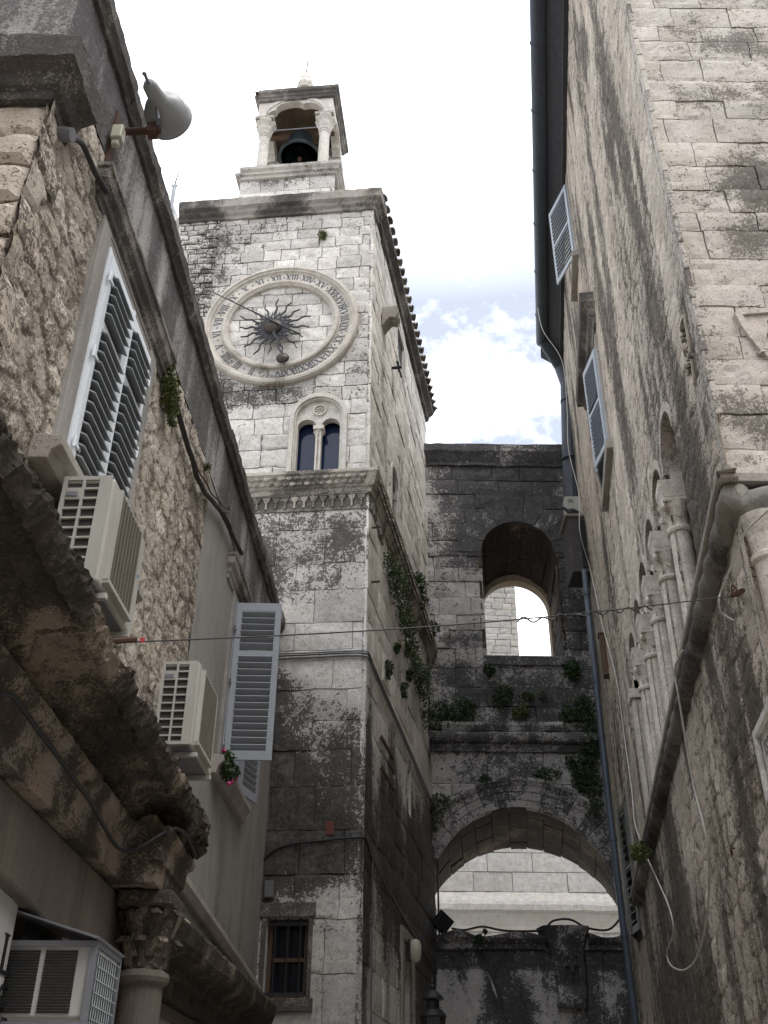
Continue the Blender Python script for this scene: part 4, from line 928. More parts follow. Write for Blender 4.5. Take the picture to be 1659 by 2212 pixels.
# second window with grey shutters swung open
w2 = MB(); w2.box(LW.P, 11.2, 11.319, -.1, .05, 5.42, 7.52); w2.box(LW.P, 12.501, 12.62, -.1, .05, 5.42, 7.52); w2.box(LW.P, 11.2, 12.62, -.1, .045, 7.522, 7.6)
o2 = w2.build('window', M['plaster'], lh, bevel=.008)
pediment(10.75, 12.75, 7.58, 'lintel_cornice', o2)
b = MB(); b.prism(lambda a, o, c: LW.P(o, a, c), [(-.1, 5.18), (.08, 5.18), (.10, 5.26), (.15, 5.32), (.15, 5.38), (-.1, 5.41)], 10.95, 12.95); b.build('sill', M['dirtytrim'], o2, bevel=.008)
b = MB(); b.box(LW.P, 11.32, 12.5, -.32, -.28, 5.42, 7.5); b.build('pane', M['darkglass'], o2)
b = MB(); b.box(LW.P, 11.32, 11.37, -.1, .06, 5.45, 7.5); b.box(LW.P, 12.45, 12.5, -.1, .06, 5.45, 7.5); b.box(LW.P, 11.371, 12.449, -.1, .055, 7.45, 7.5); b.box(LW.P, 11.88, 11.94, -.25, -.2, 5.45, 7.45); b.build('frame', M['shuttergrey'], o2)
def swing(s0, ang, sgn):
    an = math.radians(ang); dx = LW.d*math.cos(an)*sgn+LW.n*math.sin(an); dy = -LW.d*math.sin(an)*sgn*-1*-1+LW.n*math.cos(an)*sgn
    dy = UP.cross(dx) if sgn > 0 else dx.cross(UP)
    p = LW.P(s0, .065, 5.46); return lambda x, y, z: p+dx*x+dy*y+UP*z
leaf(swing(11.33, 86, 1), .56, 2.03, 21, .66, o2, M['shuttergrey'], slat_out=.03)
leaf(swing(12.53, 14, 1), .56, 2.03, 21, .66, o2, M['shuttergrey'], slat_out=.02)
for z_ in (5.62, 6.45, 7.15):
    b = MB(); b.tube([LW.P(11.3, .085, z_-.05), LW.P(11.3, .085, z_+.05)], .014, 6); b.box(LW.P, 11.24, 11.32, .07, .085, z_-.015, z_+.015); b.build('hinge', M['shuttergrey'], o2)
# lower ledge on the plastered part
sl = lambda s, o, z: LW.P(s, o, z-.06*(s-9.3))
b = MB(); b.prism(lambda a, o, c: sl(o, a, c), [(-.05, 3.78), (.06, 3.78), (.10, 3.86), (.10, 3.92), (-.05, 3.95)], 9.2, 15.3); b.build('ledge', M['dirtytrim'], lh, bevel=.01)
# second shop entablature beyond the portal
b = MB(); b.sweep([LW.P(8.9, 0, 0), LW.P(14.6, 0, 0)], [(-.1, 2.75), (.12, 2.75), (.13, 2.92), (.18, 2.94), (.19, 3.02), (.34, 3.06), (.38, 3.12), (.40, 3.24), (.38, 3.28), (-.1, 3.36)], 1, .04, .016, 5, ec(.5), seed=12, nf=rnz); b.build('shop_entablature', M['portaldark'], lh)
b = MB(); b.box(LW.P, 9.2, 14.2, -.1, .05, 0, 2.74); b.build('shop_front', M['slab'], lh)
b = MB()
for k in range(9): b.prism(lambda a, o, c: LW.P(o, a, c), [(.05, 2.62-.1*k), (.11, 2.56-.1*k), (.10, 2.55-.1*k), (.05, 2.60-.1*k)], 9.4, 11.2)
b.build('shop_louvre', M['guard'], lh)

# ---- stone portal with the eroded cornice
po = thing('stone_portal', 'dark eroded stone portal entablature carried on a leafy column', 'portal', PW.P(6, 0, 0))
pc = lambda k, f_=1.2: (lambda p: (.4+.2*nz(p, 2), max(0, min(1, k+.7*nz(p, f_))), .5))
def corn(s0, s1, prof, sd2, rough):
    b = MB(); 
    pf = []
    for (a, c), (d, e) in zip(prof, prof[1:]+prof[:1]):
        n = max(1, int(math.hypot(d-a, e-c)/.03)); pf += [(a+(d-a)*i/n, c+(e-c)*i/n) for i in range(n)]
    b.sweep([PW.P(s0, 0, 0), PW.P(s1, 0, 0)], pf, 1, .03, rough, 3.6, pc(.55), seed=sd2, nf=rnz); return b
cprof = [(-.1, 3.66), (.05, 3.66), (.08, 3.72), (.17, 3.74), (.19, 3.80), (.40, 3.82), (.44, 3.80), (.46, 3.82), (.50, 3.90), (.50, 3.96), (-.1, 4.04)]
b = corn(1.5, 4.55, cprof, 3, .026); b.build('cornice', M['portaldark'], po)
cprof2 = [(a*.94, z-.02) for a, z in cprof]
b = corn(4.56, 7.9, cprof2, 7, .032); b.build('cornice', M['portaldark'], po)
# broken end lump
b = MB(); rows = []
for i in range(31):
    t = i/30; s = 7.88+.72*t; row = []
    for k in range(44):
        a = 2*math.pi*k/44; rr_ = (1-.28*t**2.0)*(1 if t < 1 else .65); o = .21+.31*rr_*math.cos(a); z = 3.80+.21*rr_*math.sin(a)*(1.1 if math.sin(a) < 0 else .95)
        p = PW.P(s, o, z); row.append(b.add(p+Vector((rnz(p, 3.6), rnz(p+Vector((5, 0, 0)), 3.6), rnz(p+Vector((0, 9, 0)), 3.6)))*.055, (.3, max(0, .45+.8*nz(p, 2)), .5)))
    rows.append(row)
for x, y in zip(rows, rows[1:]):
    for k in range(44): b.face(x[k], x[(k+1) % 44], y[(k+1) % 44], y[k])
b.face(*rows[0][::-1]); b.face(*rows[-1]); b.build('broken_end', M['portaldark'], po)
b = MB(); panel(b, PW.P, 1.5, 9.4, 3.60, 3.72, .06, .02, (), lambda A, Z: .02*(fbm(A*5, Z*5, 3, 3)-.5), lambda A, Z: (A*0+.5, .2+.45*fbm(A*2, Z*2, 5, 4), A*0+.6))
b.box(PW.P, 1.5, 9.4, -.15, -.02, 3.25, 4.0); b.build('frieze', M['portal'], po)
b = MB(); aprof = [(-.05, 3.24), (.06, 3.24), (.07, 3.38), (.09, 3.39), (.10, 3.52), (.13, 3.54), (.15, 3.58), (.15, 3.61), (-.05, 3.63)]
pth = [PW.P(1.5, 0, 0), PW.P(7.48, 0, 0), PW.P(7.48, .24, 0), PW.P(8.3, .24, 0), PW.P(8.3, 0, 0), PW.P(9.3, 0, 0)]
b.sweep(pth, aprof, 1, .04, .007, 5, pc(.34, 1.6), seed=8, nf=rnz); b.build('architrave', M['portal'], po)
b = MB(); b.box(PW.P, 7.5, 8.28, -.02, .24, 3.62, 3.74); b.box(PW.P, 7.55, 8.24, -.02, .20, 3.25, 3.6); b.build('frieze_block', M['portal'], po, bevel=.015)
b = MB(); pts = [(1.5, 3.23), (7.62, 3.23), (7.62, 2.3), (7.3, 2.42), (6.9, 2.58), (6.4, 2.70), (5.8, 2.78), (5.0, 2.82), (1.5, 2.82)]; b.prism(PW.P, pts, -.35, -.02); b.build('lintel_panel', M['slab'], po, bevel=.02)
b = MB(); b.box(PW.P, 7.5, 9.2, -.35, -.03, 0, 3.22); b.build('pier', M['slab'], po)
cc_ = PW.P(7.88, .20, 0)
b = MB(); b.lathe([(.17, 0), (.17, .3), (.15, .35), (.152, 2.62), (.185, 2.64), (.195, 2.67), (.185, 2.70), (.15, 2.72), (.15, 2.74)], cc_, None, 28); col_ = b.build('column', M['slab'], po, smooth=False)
b = MB(); b.lathe([(.14, 2.73), (.145, 2.9), (.17, 3.05), (.22, 3.12)], cc_, None, 20)
for tier, (z0, z1, rb, rt, n, w_) in enumerate(((2.73, 2.94, .155, .225, 8, .068), (2.80, 3.12, .165, .265, 8, .070))):
    for k in range(n):
        an = 2*math.pi*(k+.5*tier)/n; ux, uy = math.cos(an), math.sin(an); prev = None
        for i in range(9):
            t = i/8; r = rb+(rt-rb)*t**2.5+.0; z = z0+(z1-z0)*t
            if t > .85: z = z1-(t-.85)*.35; r += (t-.85)*.25
            ww = w_*(1 if t < .7 else math.cos((t-.7)/.3*1.1)); row = []
            for j in range(5):
                u = (j-2)/2; rr_ = r-.025*u*u+.012*(abs(u) < .3); row.append(b.add(cc_+Vector((ux*rr_-uy*ww*u, uy*rr_+ux*ww*u, z)), (.4, max(0, .38+.5*nz((ux, uy, z), 3)), .6)))
            if prev:
                for j in range(4): b.face(prev[j], prev[j+1], row[j+1], row[j])
            prev = row
b.build('leaf_capital', M['portal'], col_, smooth=True)
b = MB(); b.col = (.4, .4, .6); b.box(lambda x, y, z: cc_+PW.d*x+PW.n*y+UP*z, -.25, .25, -.2, .2, 3.12, 3.235); b.build('abacus', M['portal'], col_, bevel=.02)
# ================================================================== THINGS ON THE LEFT
def ac_unit(s0, s1, z0, z1, label):
    t = thing('air_conditioner', label, 'air conditioner', LW.P((s0+s1)/2, .3, z0), 'outdoor air conditioners on the left house')
    o0, o1 = .16, .48; f = LW.P
    b = MB(); h = z1-z0
    # casing: near end built as an open lattice
    b.box(f, s0+.03, s1, o0, o1, z0, z1)
    oc = b.build('casing', M['beige'], t, bevel=.022)
    b = MB(); b.box(f, s0+.022, s0+.029, o0+.03, o1-.075, z0+.05, z1-.05); b.build('fin_coil', M['fins'], t)
    b = MB(); w_ = o1-o0-.03; a0 = o0+.0; 
    for (x0, x1) in ((a0+.004, a0+.03), (a0+.128, a0+.145), (o1-.085, o1-.012)): b.box(f, s0, s0+.02, x0, x1, z0+.004, z1-.004)
    n = 10
    for k in range(n+1):
        z = z0+.004+(h-.03-.008)*k/n; th = .013 if 0 < k < n else .028
        for (x0, x1) in ((a0+.031, a0+.127), (a0+.146, o1-.086)): b.box(f, s0+.002, s0+.018, x0, x1, z, z+th)
    b.box(f, s0+.001, s0+.017, a0+.031, a0+.127, z0+.004+(h-.038)*8/n+.014, z0+.004+(h-.038)*9/n-.001)
    b.build('side_lattice', M['beige'], t)
    b = MB(); b.box(f, s0-.004, s0+.0, a0+.035, a0+.11, z0+.004+(h-.038)*8.3/n, z0+.004+(h-.038)*8.75/n); b.build('grip', M['galv'], t)
    # front guard with fine louvres
    g0, g1, y0, y1 = s0+.14, s1-.20, z0+.07, z1-.06
    b = MB(); b.box(f, g0-.025, g0, o1, o1+.035, y0-.02, y1+.02); b.box(f, g1, g1+.02, o1, o1+.03, y0-.02, y1+.02); b.box(f, g0-.025, g1+.02, o1+.001, o1+.04, y0-.03, y0-.003); b.box(f, g0, g1, o1, o1+.03, y1, y1+.015); b.build('guard_frame', M['beige'], t)
    b = MB(); n2 = 34
    for k in range(n2):
        z = y0+(y1-y0)*(k+.5)/n2; b.box(f, g0, g1, o1+.008, o1+.030, z-.004, z+.004)
    for k in range(8):
        s = g0+(g1-g0)*(k+.5)/8; b.box(f, s-.004, s+.004, o1+.031, o1+.036, y0, y1)
    b.build('front_guard', M['guard'], t)
    b = MB(); b.box(f, g0, g1, o1+.001, o1+.005, y0, y1); b.build('guard_backing', M['dark'], t)
    b = MB(); b.box(f, s0+.04, s1-.02, o0+.02, o1-.02, z0-.012, z0-.002); b.build('base_pan', M['galv'], t)
    b = MB()
    for k in range(7):
        s = s1-.14+.013*k; b.box(f, s, s+.007, o1+.001, o1+.003, z1-.32, z1-.32+(.014 if k % 3 else .022))
    b.build('wordmark', M['blue'], t)
    b = MB(); b.tube([f(s1-.1, .15, z0+.2), f(s1+.08, .10, z0+.15), f(s1+.14, .03, z0-.05), f(s1+.14, .02, z0-.5)], .016, 6); b.build('refrigerant_hose', M['cablegrey'], t)
    for s in (s0+.16, s1-.14):
        b = MB(); b.box(f, s-.02, s+.02, .0, o1+.03, z0-.055, z0-.015); b.box(f, s-.02, s+.02, .0, .035, z0-.35, z0-.056); b.build('bracket', M['beige'], t, bevel=.004)
    return t
ac_unit(5.25, 6.08, 4.47, 5.22, 'beige outdoor air conditioner under the white shutters, nearer of the two')
ac_unit(8.02, 8.92, 4.45, 5.20, 'beige outdoor air conditioner beside the open grey shutters, farther of the two')
# window air conditioner and sign by the shop
t = thing('window_air_conditioner', 'white box air conditioner with dark slots in a grey metal frame', 'air conditioner', PW.P(6.2, .1, 2.2))
f = PW.P; x0, x1 = -.16, .36; s0, s1, z0, z1 = 5.95, 6.55, 2.20, 2.60
b = MB(); b.box(f, s0+.02, s1-.02, x0, x1-.02, z0+.02, z1-.02); b.build('casing', M['whitepanel'], t, bevel=.01)
b = MB()
for q in range(2):
    for k in range(21):
        z = z0+.045+(z1-z0-.1)*k/20; a0 = x0+.035+q*.205; b.box(f, s0+.012, s0+.019, a0, a0+.175, z-.005, z+.005)
b.build('slots', M['black'], t)
b = MB(); b.box(f, s0, s0+.03, x0, x1, z1-.03, z1); b.box(f, s0, s0+.03, x1-.035, x1, z0, z1-.031); b.box(f, s0, s0+.03, x0, x1, z0-.03, z0-.001); b.box(f, s0+.031, s1, x1-.025, x1, z1-.03, z1); b.box(f, s1-.03, s1, x1-.025, x1, z0, z1-.031); b.box(f, s0+.031, s1, x1-.025, x1, z0-.03, z0-.001); b.build('frame', M['galv'], t)
b = MB(); b.box(f, s0+.06, s1-.04, x1-.021, x1-.012, z0+.01, z1-.05); b.build('condenser', M['teal'], t)
b = MB()
for k in range(9): s = s0+.07+.05*k; b.tube([f(s, x1-.002, z0), f(s, x1-.002, z1-.04)], .0025, 5, False)
for k in range(6): z = z0+.02+.065*k; b.tube([f(s0+.05, x1+.002, z), f(s1-.04, x1+.002, z)], .0025, 5, False)
b.build('wire_guard', M['wirewhite'], t)
b = MB(); b.prism(lambda a, o, c: f(o, a, c), [(x0-.05, z1+.17), (x0-.02, z1+.17), (x1+.02, z1+.012), (x1, z1+.004)], s0-.05, s1); b.build('rain_hood', M['galv'], t)
# sign panel, letters L and S
t = thing('shop_sign', 'white shop sign panel with black border and letters L S', 'sign', PW.P(5.2, 0, 2.2))
b = MB(); b.box(PW.P, 4.75, 5.9, -.13, -.10, 1.5, 2.80); b.build('panel', M['whitepanel'], t)
ba, bz = PW.hit(51, 1990, -.095); b = MB(); b.box(PW.P, ba, ba+.55, -.099, -.094, bz-.06, bz); b.box(PW.P, ba, ba+.03, -.099, -.094, bz-1.0, bz-.061); b.build('border', M['black'], t)
def letter(pl, ch, s, o, z, w_, h, par, mat):
    b = MB()
    if ch == 'L':
        b.box(pl.P, s, s+w_*.22, o, o+.006, z, z+h); b.box(pl.P, s+w_*.22, s+w_, o, o+.006, z, z+h*.12); b.box(pl.P, s-w_*.15, s+w_*.38, o, o+.0055, z+h, z+h*1.04); b.box(pl.P, s+w_*.88, s+w_, o, o+.006, z+h*.12, z+h*.28); b.box(pl.P, s-w_*.15, s-.0005, o, o+.0055, z, z+h*.05)
    else:
        L1, L2 = [], []
        for i in range(33):
            t_ = i/32; an = math.pi*.15+t_*math.pi*2.7; 
            if t_ < .5: th = math.pi*(.1+1.4*t_*2); p = (.5+.42*math.cos(th), .74+.23*math.sin(th)); nn_ = (math.cos(th), math.sin(th)); 
            else: th = math.pi*(.5-1.4*(t_-.5)*2); p = (.5+.42*math.cos(th), .27+.23*math.sin(th)); nn_ = (-math.cos(th), -math.sin(th))
            hw = .05+.05*math.exp(-((t_-.5)/.2)**2); L1.append((s+w_*(p[0]+nn_[0]*hw*1.3), z+h*(p[1]+nn_[1]*hw*.7))); L2.append((s+w_*(p[0]-nn_[0]*hw*1.3), z+h*(p[1]-nn_[1]*hw*.7)))
        b.ring(pl.P, L1, L2, o, o+.006, False)
    return b.build('letter', mat, par)
la, lz = PW.hit(17, 2068, -.095); letter(PW, 'L', la-.08, -.099, lz-.09, .15, .19, t, M['black']); la, lz = PW.hit(4, 2170, -.095); letter(PW, 'S', la-.08, -.099, lz-.10, .16, .2, t, M['black'])
# floodlight
pz = LW.hit(247, 285, .03); P0 = LW.P(pz[0], .03, pz[1])
t = thing('floodlight', 'old grey enamelled floodlight on a rusty arm against the sky', 'floodlight', P0)
b = MB(); b.box(LW.P, pz[0]-.05, pz[0]+.05, .025, .05, pz[1]-.42, pz[1]+.20); b.build('mounting_plate', M['rust'], t)
b = MB(); b.tube([LW.P(pz[0], .05, pz[1]), LW.P(pz[0], .40, pz[1])], .03, 10); b.box(LW.P, pz[0]-.045, pz[0]+.045, .30, .37, pz[1]-.05, pz[1]+.05); b.build('arm', M['rust'], t)
b = MB(); b.box(LW.P, pz[0]-.11, pz[0]-.02, .05, .14, pz[1]-.2, pz[1]-.05); b.box(LW.P, pz[0]-.09, pz[0]-.04, .06, .12, pz[1]-.26, pz[1]-.2); b.build('junction_box', M['creamlamp'], t, bevel=.012)
hp = LW.P(pz[0]+.02, .41, pz[1]+.24); ax = Vector((.16, .86, .25)).normalized(); Mq = ax.to_track_quat('Z', 'Y').to_matrix()
b = MB(); b.lathe([(0, -.36), (.04, -.36), (.058, -.33), (.066, -.22), (.08, -.16), (.13, -.12), (.165, -.06), (.178, .0), (.18, .06), (.19, .07), (.19, .085), (.175, .085), (.155, .0), (0, -.08)], hp, Mq, 36); b.build('housing', M['lampgrey'], t, smooth=True)
b = MB(); b.lathe([(0, .07), (.174, .07)], hp, Mq, 30); b.build('lens', M['glass'], t)
b = MB(); q0 = hp-ax*.36; b.tube([q0, q0-ax*.07+UP*.02], .014, 6); b.lathe([(0, -.02), (.02, 0), (0, .02)], q0-ax*.085+UP*.02, None, 8); b.build('vent_cap', M['galv'], t)
b = MB(); b.tube([LW.P(pz[0], .36, pz[1]+.03), hp-ax*.0-UP*.20+Vector((-.02, -.1, 0)), hp+Vector((-.05, -.17, -.04))], .016, 6); b.build('yoke', M['galv'], t)
# cables on the left house
def cable(name, label, pts, r, mat, seg=3, wob=.0, seed=0, cat='cable', group=None, n=8):
    P = [Vector(p) for p in pts]; Q = []
    for k in range(len(P)-1):
        a = P[max(k-1, 0)]; b_, c = P[k], P[k+1]; d = P[min(k+2, len(P)-1)]
        for i in range(seg):
            t = i/seg; Q.append(.5*((2*b_)+(c-a)*t+(2*a-5*b_+4*c-d)*t*t+(3*b_-a-3*c+d)*t**3))
    Q.append(P[-1])
    if wob: Q = [q+Vector((noise.noise(q*3+Vector((seed, 0, 0))), noise.noise(q*3+Vector((0, seed+5, 0))), noise.noise(q*3+Vector((0, 0, seed+9)))))*wob for q in Q]
    b = MB(); b.tube(Q, r, n); return tag(b.build(name, mat, smooth=True), label, cat, group)
cp = [LW.P(s, .06, z) for s, z in ((4.40, 7.42), (4.6, 7.62), (4.9, 7.68), (5.14, 7.76))]
cable('cable', 'thick dark cable curving below the floodlight towards the window cornice', cp, .022, M['cable'], 6, .01)
cp = [LW.H(u, v, .07) for u, v in ((363, 748), (366, 800), (385, 890), (410, 975), (430, 1040), (455, 1078), (482, 1110), (500, 1150), (522, 1195))]
cable('cable_bundle', 'dark cable bundle running down past the hanging plant to the far window', cp, .028, M['cable'], 6, .02, 3)
cp = [LW.H(u, v, .085) for u, v in ((420, 1000), (440, 1040), (462, 1070), (478, 1095), (490, 1092), (492, 1102), (482, 1108), (495, 1130), (512, 1170))]
cable('thin_cable', 'thin looped wire tangled round the dark cable bundle', cp, .008, M['rust'], 6, .03, 5)
cp = [PW.H(u, v, .17) for u, v in ((0, 1500), (20, 1500), (40, 1520), (100, 1600), (200, 1740), (270, 1840))]+[PW.P(7.46, .40, 3.62), PW.P(8.2, .42, 3.62), PW.P(8.34, .3, 3.6), PW.P(8.4, .12, 3.45)]
cable('black_cable', 'black cable lying along the portal architrave', cp, .014, M['black'], 5, .006, 2)
cp = [LW.P(15.2, .03, 6.9), LW.P(15.22, .03, 5.6), LW.P(15.2, .04, 4.2), LW.P(15.2, .04, 3.4)]
cable('drop_cable', 'thin dark cable dropping down the seam between plaster house and tower', cp, .012, M['cable'], 4, .02, 4)

# ================================================================== RIGHT HOUSE
rh = thing('tall_rubble_house', 'tall right house of streaky rubble with an arcade of stone columns', 'house', RW.P(12, -3, 0))
RZ = lambda s: 6.10+(5.32-6.10)*(s-6.88)/(20.2-6.88)
ACN = [9.18+1.135*k for k in range(6)]; ARC = [Arch(c, .455, RZ(c)+.1, 8.26) for c in ACN]
R1 = Rect(14.78, 15.75, 17.3, 19.55); R2 = Rect(13.85, 15.35, 11.75, 14.0); R3 = Rect(18.6, 19.7, 4.9, 7.2)
def rt_h(A, Z):
    x, y = A/.42+.4*fbm(A*2, Z*2, 3, 2), Z/.24+.4*fbm(A*2, Z*2, 8, 2); d1, d2, i = cells(x, y, 15); e = np.clip((d2-d1)*2.5, 0, 1)
    cov = np.clip((fbm(A*.7, Z*.5, 77, 3)-.45)*5, 0, 1)
    return (e**.6*(.006+.013*i)*(1-.7*cov)+.012*cov+.020*(fbm(A*5, Z*3, 12, 5, .6)-.5)+.014*(fbm(A*20, Z*16, 14, 3)-.5))*np.clip((A-6.9)*4, .1, 1)
def rt_c(A, Z):
    d1, d2, i = cells(A/.42+.4*fbm(A*2, Z*2, 3, 2), Z/.24+.4*fbm(A*2, Z*2, 8, 2), 15)
    g = .50*fbm(A*.9, Z*.22, 61, 4)+.30*np.clip((fbm(A*1.6, Z*.35, 63, 3)-.5)*4, 0, 1)+.15*np.clip(1-(d2-d1)*4, 0, 1)
    g = g+.5*np.exp(-((A-7.25)/.16)**2-((Z-7.9)/1.1)**2)+.45*np.exp(-((A-7.9)/.3)**2-((Z-7.0)/1.0)**2)+.7*np.exp(-((A-7.6)/.22)**2-((Z-4.55)/.45)**2)+.5*np.exp(-((A-8.2)/.15)**2-((Z-4.9)/.5)**2)+.35*np.exp(-((A-15)/3)**2-((Z-3)/2)**2)
    return .1+.8*i, np.clip(g*1.25-.28, 0, 1), _h(np.floor(A*2.4), np.floor(Z*4), 3)
b = MB(); panel(b, RW.P, 6.88, 12, 2.0, 12, .035, 0, ARC, rt_h, rt_c); panel(b, RW.P, 12, 22.6, 2.0, 12, .06, 0, ARC+[R2, R3], rt_h, rt_c); panel(b, RW.P, 6.88, 22.6, 12, 19.9, .07, 0, [R1, R2], rt_h, rt_c); panel(b, RW.P, 6.88, 22.6, 0, 2.0, .15, 0)
b.build('street_wall', M['right'], rh)
b = MB(); gR = lambda A, Z: np.clip(.38*np.exp(-((A-.95)/.45)**2-((Z-10.1)/.4)**2)+.4*np.exp(-((A-.75)/.3)**2-((Z-9.2)/.25)**2)+.35*np.exp(-((A-.5)/.3)**2-((Z-6.95)/.25)**2)+.3*np.exp(-((A-1)/.3)**2-((Z-8.3)/.25)**2)+.42*(fbm(A*1.6, Z*1.6, 5, 4)-.34)+.25*np.clip((A-.6)*1.2, 0, 1)*fbm(A*3, Z*3, 9, 3), 0, 1)
ashlar(b, RF.P, 0, 6, 0, 20, (.24, .40), (.42, .95), 91, .005, rough=.009, sub=.06, edge=.006, grime=gR, wob=.006, pit=.04, depth=.06); b.build('front_wall', STONE2('rightq'), rh)
b = MB(); q4 = [RW.P(7.35, -.5, 0), RF.P(6, -.3, 0), RF.P(7, -16, 0), RW.P(22.6, -.5, 0)]; q = [b.add(p+UP*z) for z in (0, 20.2) for p in q4]; b.face(3, 2, 1, 0); b.face(4, 5, 6, 7)
for k in range(4): b.face(k, (k+1) % 4, 4+(k+1) % 4, 4+k)
b.build('core_masonry', M['right'], rh)
# quoin strip on the street side of the corner
b = MB(); z = 7.0; rq = random.Random(6); k = 0
while z < 19:
    h = rq.uniform(.26, .4); ln = (.24, .5)[k % 2]; b.col = (rq.random(), .05+.25*rq.random(), rq.random())
    b.box(RW.P, 6.884, 6.884+ln, -.05, .004+.006*rq.random(), z+.006, z+h-.006); z += h; k += 1
b.build('corner_quoins', M['rightq'], rh, bevel=.008)
# eaves, gutter, elbow
b = MB(); b.sweep([RW.P(6.6, 0, 0), RW.P(21.4, 0, 0)], [(-.2, 19.86), (.10, 19.87), (.12, 19.95), (.36, 20.18), (.58, 20.40), (.58, 20.46), (-.2, 20.6)], -1, .4, .012, 3); b.build('eaves', M['soffit'], rh)
b = MB(); pts = [RW.P(6.4, .52, 20.36), RW.P(20.7, .52, 20.34)]
def half(b, p, q, r, n=12):
    d = (q-p).normalized(); sd_ = d.cross(UP).normalized(); R = []
    for t in np.linspace(0, 1, 2):
        c_ = p.lerp(q, t); R.append([b.add(c_+sd_*math.cos(x)*r-UP*math.sin(x)*r) for x in np.linspace(0, math.pi, n)]+[b.add(c_+sd_*math.cos(x)*(r-.012)-UP*math.sin(x)*(r-.012)) for x in np.linspace(math.pi, 0, n)])
    for i in range(2*n): j = (i+1) % (2*n); b.face(R[0][i], R[0][j], R[1][j], R[1][i])
    b.face(*R[0]); b.face(*R[1][::-1])
half(b, pts[0], pts[1], .19)
for s in np.arange(7.2, 20.6, 1.55): half(b, RW.P(s-.03, .52, 20.36), RW.P(s+.03, .52, 20.36), .205)
b.build('gutter', M['gutter'], rh)
dp = [RW.H(1200, 778, .42), RW.H(1228, 815, .25)]
def at_y(u, v, y):
    r = ray(u, v); return Vector((0, 0, EYE))+r*(y/r.y)
pd = [RW.P(20.55, .5, 20.25), at_y(1212, 790, 20.9), at_y(1229, 830, 20.9), at_y(1234, 1000, 21.2), at_y(1243, 1236, 21.4)]
b = MB(); b.tube(pd, [.17, .2, .23, .23, .22], 16)
for t_ in (.1, .42, .75): c_ = pd[2].lerp(pd[4], t_); d_ = (pd[4]-pd[2]).normalized(); b.tube([c_-d_*.03, c_+d_*.03], .245, 16)
b.build('rain_pipe', M['gutter'], rh, smooth=False)
# top window: leaf propped open
def rwin(name, R, frmat, dep=-.3):
    b = MB(); b.box(RW.P, R.a0-.13, R.a0-.001, -.1, .045, R.z0-.1, R.z1+.1); b.box(RW.P, R.a1+.001, R.a1+.13, -.1, .045, R.z0-.1, R.z1+.1); b.box(RW.P, R.a0-.13, R.a1+.13, -.1, .04, R.z1+.102, R.z1+.2); o = b.build(name, M['dirtytrim'], rh, bevel=.01)
    b = MB(); b.box(RW.P, R.a0, R.a1, dep-.04, dep, R.z0, R.z1); b.build('pane', M['darkglass'], o)
    b = MB(); b.box(RW.P, R.a0+.002, R.a0+.06, -.12, .05, R.z0, R.z1); b.box(RW.P, R.a1-.06, R.a1-.002, -.12, .05, R.z0, R.z1); b.box(RW.P, R.a0+.061, R.a1-.061, -.12, .045, R.z1-.06, R.z1); b.build('frame', frmat, o); return o
r1 = rwin('window', R1, M['shutterblue'])
def swingR(s0, z0, ang, sgn, o=.05):
    an = math.radians(ang); dx = RW.d*math.cos(an)*sgn+RW.n*math.sin(an); dy = RW.d*math.sin(an)*-sgn+RW.n*math.cos(an)
    p = RW.P(s0, o, z0); return lambda x, y, z: p+dx*x+dy*y+UP*z
hs = RW.hit(1244, 535, .06); ht = RW.hit(1220, 386, .06); fs_ = .78
leaf(swingR(14.79, 17.35, 23, 1), .88, 2.2, 17, .5, r1, M['shutterblue'], slat_out=.01)
b = MB(); b.box(RW.P, 14.6, 15.95, -.1, .14, R1.z0-.14, R1.z0-.002); b.build('sill', M['dirtytrim'], r1, bevel=.01)
# second window with stone hood
r2 = rwin('window', R2, M['shutterblue'])
b = MB(); hd = [(-.1, 14.24), (.05, 14.24), (.06, 14.36), (.12, 14.40), (.14, 14.52), (.25, 14.60), (.26, 14.82), (-.1, 14.86)]
b.sweep([RW.P(13.55, -.05, 0), RW.P(13.55, 0, 0), RW.P(16.1, 0, 0), RW.P(16.1, -.05, 0)], hd, -1, .3, .005, 5, ec(.3)); b.build('stone_hood', M['dirtytrim'], r2)
leaf(swingR(15.33, 11.8, 12, -1), .70, 2.15, 22, .5, r2, M['shutterblue'], slat_out=.012)
leaf(swingR(13.87, 11.8, 14, 1), .70, 2.15, 22, .5, r2, M['shutterblue'], slat_out=.012)
b = MB(); b.box(RW.P, 13.6, 15.6, -.1, .12, 11.55, 11.74); b.build('sill', M['dirtytrim'], r2, bevel=.01)
r3 = rwin('window', R3, M['shutterolive'])
leaf(swingR(18.62, 4.95, 10, 1), .53, 2.2, 14, .5, r3, M['shutterolive'], slat_out=.02)
leaf(swingR(19.68, 4.95, 14, -1), .53, 2.2, 14, .5, r3, M['shutterolive'], slat_out=.02)
